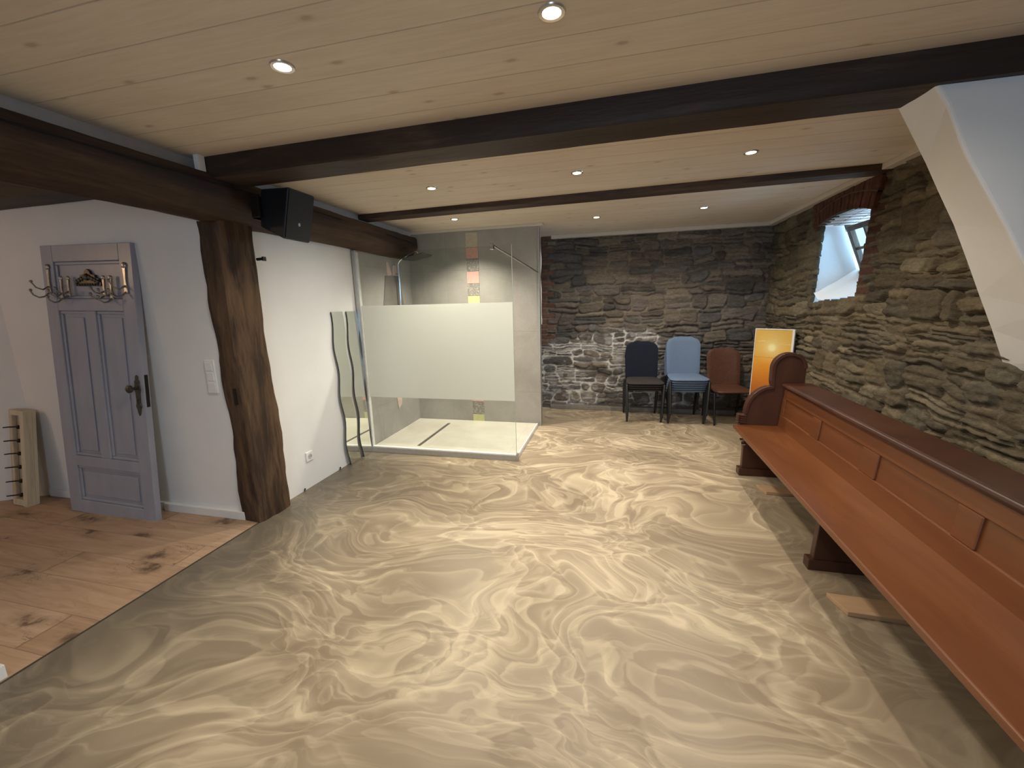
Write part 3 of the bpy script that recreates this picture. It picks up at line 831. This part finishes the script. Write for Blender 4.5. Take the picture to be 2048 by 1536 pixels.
sh_(MB().tube([(-2.44, 4.38, 1.50), (-2.44, 4.66, 1.50)], .024, 14).build('mixer_bar', M_CHROME, smooth=True))
sh_(MB().tube([(-2.44, 4.66, 1.50), (-2.44, 4.72, 1.50)], .027, 12).build('mixer_knob', M_CHROME, smooth=True))
sh_(MB().tube([(-2.44, 4.40, 1.46), (-2.42, 4.30, 1.1), (-2.41, 4.36, .72), (-2.42, 4.46, .62), (-2.43, 4.50, .9), (-2.43, 4.47, 1.3)], .007, 8).build('hose', M_CHROME, smooth=True))

# ------------------------------------------------------------------ wavy mirrors
def wavy(name, y0, label, amp_ph, foot):
    HGT, W = 1.468, .168
    def off(z): return .017*math.sin(2*PI*(z/.47)+amp_ph)*(1-.25*z/HGT)+.014*(1-z/HGT)
    t = thing(name, label, 'mirror', (-2.455, y0, 0.003), (0, 0, 0), 'wavy mirrors by the shower')
    nz = 60; th = .008
    L = [(off(i*HGT/nz), i*HGT/nz) for i in range(nz+1)]
    Rr = [(off(i*HGT/nz+.03)+W, i*HGT/nz) for i in range(nz+1)]
    lean = lambda z: -.028*z/HGT
    b = MB()
    vs = [(lean(z), y, z) for y, z in L]+[(lean(z), y, z) for y, z in Rr]
    n = nz+1
    b.add(vs, [(i, n+i, n+i+1, i+1) for i in range(nz)])
    face = b.build('mirror_glass', M_MIRROR, t)
    e = MB()
    ring = [(lean(z), y, z) for y, z in L]+[(lean(z), y, z) for y, z in reversed(Rr)]
    back = [(x-th, y, z) for x, y, z in ring]
    m = len(ring)
    e.add(ring+back, [(i, (i+1) % m, m+(i+1) % m, m+i) for i in range(m)]+[tuple(m+i for i in range(m))] if False else [(i, (i+1) % m, m+(i+1) % m, m+i) for i in range(m)])
    # back sheet
    k = len(L)
    e.add([(x-th, y, z) for x, y, z in vs], [(i+1, n+i+1, n+i, i) for i in range(nz)])
    e.build('glass_edge', M_GLASSEDGE, t)
    return t
wavy('wavy_mirror', 3.295, 'tall wavy-edged mirror strip nearer the power outlet', 1.9, 0)
wavy('wavy_mirror.001', 3.515, 'tall wavy-edged mirror strip right beside the shower screen', 1.9, 0)

# ------------------------------------------------------------------ wall fittings
out = thing('power_outlet', 'white square power outlet low on the white wall', 'outlet', (-2.50, 2.836, .273))
MB().box(0, .010, -.041, .041, -.041, .041).build('cover_plate', M_PLASTIC_WHITE, out, .004)
MB().lathe([(.0225, 0), (.0225, .0025), (.019, .0028), (.019, .0005), (.001, .0005)], 24, M=Matrix.Translation((.010, 0, 0)) @ Matrix.Rotation(R(90), 4, 'Y')).build('socket_well', plain('socket_grey', (.55, .54, .52), .4), out, smooth=True)
for s in (-1, 1):
    MB().lathe([(.003, 0), (.003, .002)], 10, M=Matrix.Translation((.0108, s*.0095, 0)) @ Matrix.Rotation(R(90), 4, 'Y')).build('pin_hole', M_BLACK, out)
sw = thing('light_switch', 'white triple light switch beside the timber post', 'switch', (-2.698, 2.255, 1.06))
MB().box(-.042, .042, -.012, 0, -.117, .117).build('cover_plate', M_PLASTIC_WHITE, sw, .004)
for k in (-1, 0, 1):
    MB().box(-.029, .029, -.0165, -.011, k*.071-.030, k*.071+.030, M=Matrix.Rotation(R(2), 4, 'X')).build('rocker', M_PLASTIC_WHITE, sw, .003)
hk = MB().tube([(-2.43, 2.50, 1.851), (-2.372, 2.50, 1.853)], .010, 10).box(-2.376, -2.366, 2.486, 2.514, 1.838, 1.866)
tag(hk.build('wall_hook', M_BLACK), 'small black hook on the right side of the timber post', 'hook')
for y, x in ((2.73, -2.492), (3.20, -2.492)):
    o = MB().tube([(x, y, .003), (x+.006, y, .022)], .005, 8).ball((x+.006, y, .022), .007, 8).build('floor_peg', M_IRON)
    tag(o, 'tiny dark peg at the foot of the white wall, %s' % ('below the power outlet' if y < 3 else 'beside the first wavy mirror'), 'peg', 'pegs along the white wall')
wbk = MB().box(-2.62, -2.468, .80, .935, 0, .062)
tag(wbk.build('painted_block', M_PAINT_WHITE, bevel=.003), 'small white painted block on the oak floor edge, lower left corner', 'block')

# ------------------------------------------------------------------ wall speaker
spk = thing('wall_speaker', 'black angled loudspeaker mounted on the thick beam', 'speaker', (-2.30, 2.50, 2.16))
F = [(-2.080, 2.375, 1.950), (-2.080, 2.615, 1.950), (-2.000, 2.615, 2.257), (-2.000, 2.375, 2.257)]
Bk = [(-2.292, 2.42, 2.045), (-2.292, 2.57, 2.045), (-2.252, 2.57, 2.278), (-2.252, 2.42, 2.278)]
sb = MB().add(F+Bk, [(0, 1, 2, 3), (7, 6, 5, 4), (0, 4, 5, 1), (1, 5, 6, 2), (2, 6, 7, 3), (3, 7, 4, 0)])
o = sb.build('cabinet', M_SPEAKER, bevel=.012, seg=3); o.parent = spk; o.matrix_parent_inverse = spk.matrix_basis.inverted()
fc = [Vector(p) for p in F]; nrm = (fc[1]-fc[0]).cross(fc[3]-fc[0]).normalized()
if nrm.x < 0: nrm = -nrm
c = sum(fc, Vector())/4
ins = [c+(p-c)*.93 for p in fc]
gr = MB().add([p+nrm*.0005 for p in ins]+[p+nrm*.006 for p in ins], [(0, 1, 2, 3), (7, 6, 5, 4), (0, 4, 5, 1), (1, 5, 6, 2), (2, 6, 7, 3), (3, 7, 4, 0)])
o = gr.build('grille', plain('grille_cloth', (.014, .016, .018), .75, 0, .3, 400, .3), bevel=.003); o.parent = spk; o.matrix_parent_inverse = spk.matrix_basis.inverted()
bc = c+(fc[1]-fc[0])*-.02+(fc[0]-fc[3])*.16
o = MB().lathe([(.011, 0), (.011, .003), (.006, .0045)], 20, M=Matrix.Translation(bc+nrm*.006) @ nrm.to_track_quat('Z', 'Y').to_matrix().to_4x4()).build('badge', M_PEWTER, smooth=True)
o.parent = spk; o.matrix_parent_inverse = spk.matrix_basis.inverted()
o = MB().box(-2.315, -2.305, 2.395, 2.59, 2.09, 2.25).box(-2.312, -2.25, 2.385, 2.405, 2.10, 2.24).box(-2.312, -2.25, 2.58, 2.60, 2.10, 2.24).build('bracket', M_IRON, bevel=.002)
o.parent = spk; o.matrix_parent_inverse = spk.matrix_basis.inverted()

# ------------------------------------------------------------------ recessed spotlights
SPOTS = [(-1.216, 1.489, 'recessed spotlight over the viewer, left one of the two before the wide beam'),
         (-.208, 1.476, 'recessed spotlight over the viewer, right one of the two before the wide beam'),
         (-1.381, 3.167, 'lit recessed spotlight between the two dark beams, nearest the speaker'),
         (-.272, 3.14, 'lit recessed spotlight between the two dark beams, middle of three'),
         (.806, 3.074, 'lit recessed spotlight between the two dark beams, nearest the chimney breast'),
         (-1.644, 4.318, 'lit recessed spotlight in the ceiling above the shower'),
         (-.204, 4.763, 'lit recessed spotlight near the stone wall, beside the shower wall'),
         (.842, 4.681, 'lit recessed spotlight near the stone wall, nearest the arched window'),
         (.80, 1.48, 'recessed ceiling spotlight out of the picture above the pew'), (-1.216, -.2, 'dimmed recessed ceiling spotlight behind the viewer')]
lp = None
for x, y, lab in SPOTS:
    if lp is None:
        lp = thing('recessed_spotlight', lab, 'spotlight', (x, y, ZC), group='recessed ceiling spotlights'); t = lp
        MB().lathe([(.030, -.001), (.030, -.005), (.041, -.006), (.044, -.002), (.044, .004)], 28).build('trim_ring', plain('bright_ring', (.75, .70, .62), .25, .7), t, smooth=True)
        MB().lathe([(.0295, -.0035), (.0295, -.0015), (.001, -.0015)], 24).build('lens', M_LED, t)
        L = bpy.data.lights.new('spot_beam', 'SPOT'); L.energy = LAMP_W; L.color = LAMP_C; L.spot_size = R(156); L.spot_blend = .85; L.shadow_soft_size = .028
        lo = bpy.data.objects.new('spot_beam', L); COL.objects.link(lo); lo.parent = t; lo.location = (0, 0, -.03)
    else:
        t = copy_tree(lp); t.location = (x, y, ZC)
        t['label'] = lab
        gain = 3.4 if 'above the shower' in t['label'] else (.3 if y < 0 else (.45 if (x > .7 and y < 2) else 1))
        if gain != 1:          # the shower lamp is a stronger one, those behind the viewer are dimmed
            for ch in t.children:
                if ch.type == 'LIGHT': ch.data = ch.data.copy(); ch.data.energy = LAMP_W*gain
                if gain > 1 and ch.type == 'LIGHT': ch.data.spot_size = R(124); ch.data.spot_blend = 1.0
# dim warm lamp in the next room
l = thing('ceiling_lamp', 'dim lamp in the adjoining room ceiling', 'lamp', (-5.7, .2, ZC))
MB().lathe([(.06, 0), (.06, -.02), (.02, -.03)], 24).build('lamp_glass', m_emit('dim_lamp', (1, .8, .5), 4), l)
L = bpy.data.lights.new('lamp_glow', 'POINT'); L.energy = 22; L.color = (1, .66, .36); L.shadow_soft_size = .06
lo = bpy.data.objects.new('lamp_glow', L); COL.objects.link(lo); lo.parent = l; lo.location = (0, 0, -.10)

# ------------------------------------------------------------------ leaning old door
DW, DH, DT = .86, 2.00, .042
door = thing('old_panel_door', 'old grey-blue panelled door used as a coat rack, leaning on the white wall', 'door', (-4.09, 2.085, .0), (R(-4.1), R(1.6), 0))
door.location.z = .004
# local: x across, z up, front face at y=0, back at y=DT
FR = MB()
def rail(x0, x1, z0, z1): FR.box(x0, x1, 0, DT, z0, z1)
sL, sR = .115, .115
rail(0, sL, 0, DH); rail(DW-sR, DW, 0, DH)
rail(sL, DW-sR, 0, .10); rail(sL, DW-sR, .375, .455); rail(sL, DW-sR, 1.54, 1.625); rail(sL, DW-sR, 1.885, DH)
rail(.38, .475, .455, 1.54)
fr_ = FR.build('door_frame', M_DOOR, door, .004)
def panel(name, x0, x1, z0, z1, raised=True):
    b = MB().box(x0-.01, x1+.01, .020, .032, z0-.01, z1+.01)
    if raised: b.prism([(x0+.045, z0+.045), (x1-.045, z0+.045), (x1-.045, z1-.045), (x0+.045, z1-.045)], .013, .021, 'xz')
    p = b.build(name, M_DOOR, door, .005)
    mb = MB(); wd = .022
    for (a, b2, c, d) in ((x0, x1, z0, z0+wd), (x0, x1, z1-wd, z1), (x0, x0+wd, z0+wd, z1-wd), (x1-wd, x1, z0+wd, z1-wd)):
        mb.box(a, b2, .009, .021, c, d)
    mb.build('panel_moulding', M_DOOR, p, .006)
panel('panel', sL, .38, .455, 1.54); panel('panel', .475, DW-sR, .455, 1.54)
panel('panel', sL, DW-sR, .10, .375); panel('panel', sL, DW-sR, 1.625, 1.885, False)
# crest ornament
cr = MB()
out_ = [(-.122, 0), (-.128, .022), (-.105, .035), (-.112, .048), (-.075, .058), (-.07, .075), (-.035, .082), (-.02, .105), (0, .118), (.02, .105), (.035, .082), (.07, .075), (.075, .058), (.112, .048), (.105, .035), (.128, .022), (.122, 0)]
cr.prism([(a+.43, b+1.715) for a, b in out_], .002, .020, 'xz')
for i in range(9):
    a = -.10+i*.025; cr.ball((.43+a, .0, 1.735+.055*(1-abs(a)/.12)*.9), .013, 8, sc=(1, .7, 1.2))
    cr.ball((.43+a, .0, 1.724), .008, 8)
cr.ball((.43, -.004, 1.775), .018, 8, sc=(1, .7, 1.3))
cr.build('crest_ornament', M_BRONZE, door, .003)
# coat hooks
def hook(x, z, h, big):
    b = MB(); w_ = .016 if big else .012
    b.prism([(x-w_, z), (x-w_*.6, z-h*.5), (x-w_*1.2, z-h), (x+w_*1.2, z-h), (x+w_*.6, z-h*.5), (x+w_, z)], -.010, 0.0, 'xz')
    b.ball((x, -.006, z+.004), w_*1.35, 10, sc=(1, .5, 1))
    ob = b.build('coat_hook', M_PEWTER, door, .003)
    k = 1.25 if big else 1.
    up = MB().tube([(x, -.008, z-h*.72), (x, -.035*k, z-h*.86), (x-.004, -.062*k, z-h*.80), (x-.006, -.078*k, z-h*.62)], [.006, .0055, .005, .0045], 10)
    up.ball((x-.006, -.080*k, z-h*.58), .010, 8)
    up.build('upper_prong', M_PEWTER, ob, smooth=True)
    dn = MB().tube([(x, -.008, z-h*.95), (x, -.030*k, z-h*1.12), (x, -.055*k, z-h*1.17), (x, -.080*k, z-h*1.08), (x, -.088*k, z-h*.95)], [.006, .0055, .005, .005, .0045], 10)
    dn.ball((x, -.089*k, z-h*.91), .010, 8)
    dn.build('lower_prong', M_PEWTER, ob, smooth=True)
hook(.065, 1.845, .185, True); hook(.185, 1.765, .145, False); hook(.255, 1.765, .125, False)
hook(.595, 1.765, .125, False); hook(.66, 1.765, .145, False); hook(.795, 1.845, .185, True)
# lock plate, handle, edge plate
lk = MB()
prof = [(0, 1.10), (.014, 1.085), (.010, 1.07), (.024, 1.05), (.020, 1.03), (.028, 1.0), (.02, .97), (.018, .90), (.026, .875), (.014, .85), (.012, .83), (0, .805)]
lk.prism([(.808+a, b) for a, b in prof]+[(.808-a, b) for a, b in reversed(prof[1:-1])], -.008, 0, 'xz')
lko = lk.build('lock_plate', M_BRONZE, door, .003)
MB().lathe([(.010, 0), (.010, .03), (.026, .042), (.028, .055), (.014, .066)], 16, M=Matrix.Translation((.808, -.006, 1.005)) @ Matrix.Rotation(R(90), 4, 'X')).build('knob', M_BRONZE, lko, smooth=True)
MB().box(.803, .813, -.0095, -.006, .89, .93).build('keyhole', M_BLACK, lko)
MB().box(DW-.001, DW+.002, .010, .032, .87, 1.10).build('edge_plate', M_IRON, door)

# ------------------------------------------------------------------ hook rail standing on end
rk = thing('hook_rail', 'worn cream wooden hook rail standing on end in the corner', 'coat rack', (-4.735, 2.105, .003), (R(-7), R(2.5), R(0)))
MB().box(0, .215, 0, .022, 0, .775).build('backboard', M_CREAMWOOD, rk, .003)
rim = MB()
rim.box(.170, .215, -.055, .0, 0, .775).box(0, .035, -.03, 0, 0, .775).box(.035, .170, -.045, 0, 0, .05).box(.035, .170, -.045, 0, .735, .775)
rim.build('raised_rim', M_CREAMWOOD, rk, .004)
for i, z in enumerate((.085, .20, .315, .425, .53, .64)):
    h = MB().lathe([(.016, 0), (.014, .006)], 12, M=Matrix.Translation((.11, 0, z)) @ Matrix.Rotation(R(90), 4, 'X'))
    h.tube([(.11, -.004, z), (.105, -.035, z+.002), (.08, -.07, z+.004), (.05, -.088, z)], [.006, .0055, .005, .0045], 8).ball((.11, -.03, z), .016, 8)
    h.build('peg_hook', M_IRON, rk, smooth=True)

# ------------------------------------------------------------------ stacked chairs
def chair(name, label, mseat, mback, group):
    t = thing(name, label, 'chair', group=group)
    # seat cushion: rounded plan, soft edges
    def plan(w0, w1, d0, d1, inset, rr=.085, nn=6):
        pts = []
        cs = [(-w0/2+rr, d0+rr, PI, 1.5*PI), (w0/2-rr, d0+rr, 1.5*PI, 2*PI), (w1/2-rr, d1-rr, 0, .5*PI), (-w1/2+rr, d1-rr, .5*PI, PI)]
        for cx, cy, a0, a1 in cs:
            for i in range(nn+1):
                a = a0+(a1-a0)*i/nn; pts.append((cx+math.cos(a)*(rr-inset), cy+math.sin(a)*(rr-inset)))
        return pts
    rs = []
    for z, ins in ((.396, .030), (.400, .010), (.412, 0), (.420, .004), (.4255, .018), (.427, .05)):
        rs.append([(x, y, z+.012*max(0, (y+.12))*1-.010*max(0, -y-.16)) for x, y in plan(.455, .40, -.235, .215, ins)])
    MB().rings(rs).build('seat', mseat, t, smooth=True)
    # back shell: gently curved, rounded top
    W, H0, H1 = .415, .385, .885; n_u, n_v = 14, 16
    front = []; back = []
    for j in range(n_v+1):
        f = j/n_v; z = H0+(H1-H0)*f
        r_ = .115; dz = z-(H1-r_)
        hw = W/2-.012*(1-f) if dz <= 0 else W/2-r_+math.sqrt(max(0, r_*r_-dz*dz))
        lo = .05; 
        if z < H0+lo: hw -= .03*(1-(z-H0)/lo)
        for i in range(n_u+1):
            u = -1+2*i/n_u; x = u*hw
            y = .195+.075*f+.015*f*f-.030*(u*hw/(W/2))**2
            e = min(1, (1-abs(u))*hw/.018, (H1-z)/.018+.001)
            th = .018*math.sqrt(max(0, 1-(1-e)**2))
            front.append((x, y-th*.7, z)); back.append((x, y+th*.8, z))
    n = n_u+1; b = MB(); N = len(front)
    fs = []
    for j in range(n_v):
        for i in range(n_u):
            a = j*n+i
            fs.append((a, a+1, a+n+1, a+n)); fs.append((N+a+n, N+a+n+1, N+a+1, N+a))
    for j in range(n_v):
        fs.append((j*n, (j+1)*n, N+(j+1)*n, N+j*n)); fs.append((j*n+n_u, N+j*n+n_u, N+(j+1)*n+n_u, (j+1)*n+n_u))
    for i in range(n_u):
        fs.append((i, N+i, N+i+1, i+1)); fs.append((n_v*n+i, n_v*n+i+1, N+n_v*n+i+1, N+n_v*n+i))
    b.add(front+back, fs)
    bo = b.build('backrest', mback, t, smooth=True)
    for sx in (-1, 1):
        MB().tube([(sx*.205, -.165, .398), (sx*.222, -.185, .385), (sx*.205, -.205, .0)], [.014, .0175, .0115], 10).build('leg', M_BLACK, t, smooth=True)
        MB().tube([(sx*.190, .17, .398), (sx*.212, .195, .385), (sx*.205, .25, .0)], [.014, .0175, .0115], 10).build('leg', M_BLACK, t, smooth=True)
    MB().box(-.21, .21, -.150, -.125, .384, .396).box(-.20, .20, .13, .155, .384, .396).box(-.21, -.185, -.15, .15, .384, .396).box(.185, .21, -.15, .15, .384, .396).build('seat_frame', M_BLACK, t)
    return t
NUM = ['lowest', 'second from the bottom', 'third from the bottom', 'fourth from the bottom', 'fifth from the bottom', 'sixth from the bottom']
def stack(n, x, y, rz, ms, mb_, col, group):
    first = None
    for k in range(n):
        lab = '%s chair, %s of its stack by the stone wall' % (col, 'topmost' if k == n-1 else NUM[k])
        if n == 1: lab = '%s chair standing alone beside the sunset picture' % col
        if first is None:
            first = chair('stacking_chair', lab, ms, mb_, group); c = first
        else:
            c = copy_tree(first); c['label'] = lab
        c.location = (x+math.sin(rz)*.024*k, y-math.cos(rz)*.024*k, .031*k); c.rotation_euler = (0, 0, rz)
stack(4, .375, 5.475, R(4), M_TAUPE, M_NAVY, 'black and navy', 'stacked dark chairs')
stack(6, .868, 5.48, R(4), M_BLUE, M_BLUE, 'denim blue', 'stacked blue chairs')
stack(1, 1.385, 5.47, R(6), M_BROWN, M_BROWN, 'brown leather', 'brown chair by the wall')

# ------------------------------------------------------------------ sunset picture
def m_sunset():
    t = NT('sunset_print')
    X, Y, Z = t.sep(t.co())      # local: x 0..w, z 0..h
    h = t.math('DIVIDE', Z, 1.165)
    n = t.noise(t.map((3, 1, 30)), 2.5, 5, .6, .4)
    hv = t.math('ADD', h, t.math('MULTIPLY', t.math('SUBTRACT', n, .5), .06))
    col = t.ramp(hv, [(.25, (.30, .075, .010)), (.45, (.50, .14, .012)), (.62, (.72, .27, .022)), (.72, (.78, .36, .035)), (.80, (.74, .42, .07)), (1, (.66, .40, .085))])
    dx = t.math('DIVIDE', t.math('SUBTRACT', X, .185), 1.0); dz = t.math('SUBTRACT', Z, .965)
    d = t.math('SQRT', t.math('ADD', t.math('MULTIPLY', dx, dx), t.math('MULTIPLY', dz, dz)))
    sun = t.ramp(d, [(0, 1), (.022, 1), (.05, .45), (.10, .2), (.2, 0)])
    col = t.mix(sun, col, (.95, .86, .42))
    cl = t.math('MULTIPLY', t.ramp(t.noise(t.map((5, 1, 22)), 1.6, 4, .6), [(.55, 0), (.66, 1)]), t.ramp(h, [(.82, 0), (.88, .8), (.95, .2)]))
    col = t.mix(t.math('MULTIPLY', cl, .5), col, (.95, .80, .5))
    hz = t.ramp(t.math('ABSOLUTE', t.math('SUBTRACT', h, .735)), [(0, .5), (.006, 0)])
    col = t.mix(hz, col, (.55, .22, .04))
    return t.set(col, .3, 0, .4)
PA, PB = Vector((1.508, 5.09, 0)), Vector((1.800, 4.83, 0))
pw = (PB-PA).length; ang = math.atan2(PB.y-PA.y, PB.x-PA.x)
pic = thing('sunset_picture', 'tall framed sunset picture leaning in the corner behind the pew', 'picture', (PA.x, PA.y, .002), (R(-1.2), 0, ang))
PHT = 1.168
MB().box(.008, pw-.022, 0, .012, .010, PHT-.010).build('print', m_sunset(), pic)
fb = MB()
fb.box(0, .008, -.004, .022, 0, PHT).box(pw-.022, pw, -.004, .022, 0, PHT).box(.008, pw-.022, -.004, .022, 0, .010).box(.008, pw-.022, -.004, .022, PHT-.010, PHT)
fb.build('frame', M_PAINT_WHITE, pic, .002)

# ------------------------------------------------------------------ church pew
pew = thing('church_pew', 'long varnished wooden pew along the stone wall', 'pew', (1.25, 2.0, 0))
def pw_(o, p=None):
    o.parent = p or pew
    if p is None: o.matrix_parent_inverse = pew.matrix_basis.inverted()
    return o
Y0, Y1 = -1.2, 3.735
def xf(y): return .968+(y-1.06)*.0127      # front edge drifts a little, as the bench stands
def sheared(mb):  # follow the slight angle of the bench
    mb.v = [(x+(y-1.06)*.0127, y, z) for x, y, z in mb.v]; return mb
pw_(sheared(MB().box(.968, 1.335, Y0, Y1, .418, .450)).build('seat', M_PEW, bevel=.007, seg=3))
# backrest: slightly reclined boards with sunk panels
def bx(z): return 1.300+.03*(z-.45)/.35
zs_ = dict(lo=.44, p0=.553, p1=.690, hi=.795)
bk_ = MB()
def slab(y0, y1, z0, z1, dx=0., th=.03):
    bk_.add([(bx(z)+dx+t_, y, z) for t_ in (0, th) for y, z in ((y0, z0), (y1, z0), (y1, z1), (y0, z1))],
            [(0, 1, 2, 3), (7, 6, 5, 4), (0, 4, 5, 1), (1, 5, 6, 2), (2, 6, 7, 3), (3, 7, 4, 0)])
slab(Y0, 3.72, zs_['lo'], zs_['p0']); slab(Y0, 3.72, zs_['p1'], zs_['hi'])
panels = [(3.165, 3.665), (2.545, 3.045), (1.875, 2.40), (1.24, 1.758), (.60, 1.12), (-.04, .48), (-.68, -.16)]
ys = [3.72]
for a, b in panels: slab(b, ys[-1], zs_['p0'], zs_['p1']); ys.append(a)
slab(Y0, ys[-1], zs_['p0'], zs_['p1'])
pb = pw_(sheared(bk_).build('backrest', M_PEW, bevel=.005, seg=2))
for a, b in panels:
    bk_ = MB(); slab(a-.005, b+.005, zs_['p0']-.005, zs_['p1']+.005, .011, .012)
    pw_(sheared(bk_).build('sunk_panel', M_PEW), pb).parent = pb
# capping rail with moulding
cap = [(1.300, .788), (1.292, .800), (1.298, .812), (1.312, .818), (1.50, .822), (1.51, .812), (1.50, .80), (1.36, .796), (1.345, .780), (1.318, .772), (1.312, .782)]
pw_(sheared(MB().prism(cap, Y0, 3.70, 'xz')).build('capping_rail', M_PEW_DARK, bevel=.003))
# end panel silhouette
def end_profile():
    p = [(1.095, .06), (1.095, .42), (1.05, .42), (1.05, .462), (1.040, .468), (1.040, .535), (1.085, .538)]
    for i in range(9):
        a = PI-(PI*.5)*i/8; p.append((1.275+math.cos(a)*.188, .545+math.sin(a)*.235))
    p += [(1.270, .80), (1.265, .83)]
    for i in range(17):
        a = PI-PI*i/16; p.append((1.386+math.cos(a)*.121, .935+math.sin(a)*.121))
    p += [(1.507, .06)]
    return p
prof = end_profile()
en = pw_(MB().prism(prof, 3.735, 3.785, 'xz').build('end_panel', M_PEW_DARK, bevel=.006))
# moulded rim following the curved part of the silhouette
pts = prof[7:-1]
def off(pts, d):
    o_ = []
    for i, p in enumerate(pts):
        q0 = pts[max(0, i-1)]; q1 = pts[min(len(pts)-1, i+1)]
        tx, tz = q1[0]-q0[0], q1[1]-q0[1]; L_ = math.hypot(tx, tz) or 1
        o_.append((p[0]+tz/L_*d, p[1]-tx/L_*d))
    return o_
rm = MB()
outer = off(pts, -.006); inner = off(pts, .020)
rm.rings([[(a[0], 3.724, a[1]), (a[0], 3.79, a[1]), (b[0], 3.79, b[1]), (b[0], 3.724, b[1])] for a, b in zip(outer, inner)])
o = rm.build('edge_moulding', M_PEW_DARK, en, .003)
sc_ = MB()
for i in range(4): sc_.tube([(1.043, 3.722, .474+i*.0185), (1.043, 3.79, .474+i*.0185)], .0105, 10)
for i in range(4): sc_.box(1.040, 1.10, 3.722, 3.79, .466+i*.0185, .481+i*.0185)
sc_.build('scroll_block', M_PEW_DARK, en, .003)
MB().box(1.070, 1.515, 3.715, 3.80, 0, .062).build('foot', M_PEW_DARK, en, .006)
# middle and near supports
for yb in (2.43, 1.02, -.4):
    s_ = pw_(MB().prism([(1.105, .06), (1.125, .418), (1.46, .418), (1.50, .06)], yb-.022, yb+.022, 'xz').build('support', M_PEW_DARK, bevel=.004))
    MB().box(1.080, 1.52, yb-.032, yb+.032, 0, .062).build('foot', M_PEW_DARK, s_, .005)
    MB().prism([(1.342, .45), (1.46, .45), (1.41, .78), (1.374, .78)], yb-.02, yb+.02, 'xz').build('back_bracket', M_PEW_DARK, s_)
MB().box(1.10, 1.14, -1.2, 3.73, .36, .415).build('seat_bearer', M_PEW_DARK, pew).matrix_parent_inverse = pew.matrix_basis.inverted()
hb = MB().tube([(1.10, 3.68, .335), (1.045, 3.68, .335)], .011, 12).tube([(1.09, 3.68, .300), (1.058, 3.68, .300)], .016, 12)
pw_(hb.build('pivot_fitting', M_CHROME, smooth=True))
# loose battens on the floor under the pew
def batten(y0, y1, x0, label, tilt):
    b = MB().prism([(x0, y1), (x0+.035, y0), (1.70, y0-.02), (1.70, y1-.02)], 0.001, .024, 'xy')
    return tag(b.build('wood_batten', M_LATH, bevel=.002), label, 'batten', 'battens under the pew')
batten(2.045, 2.175, 1.075, 'flat pine batten under the pew, nearer the viewer', 0)
batten(3.36, 3.49, 1.14, 'flat pine batten under the far part of the pew', 0)
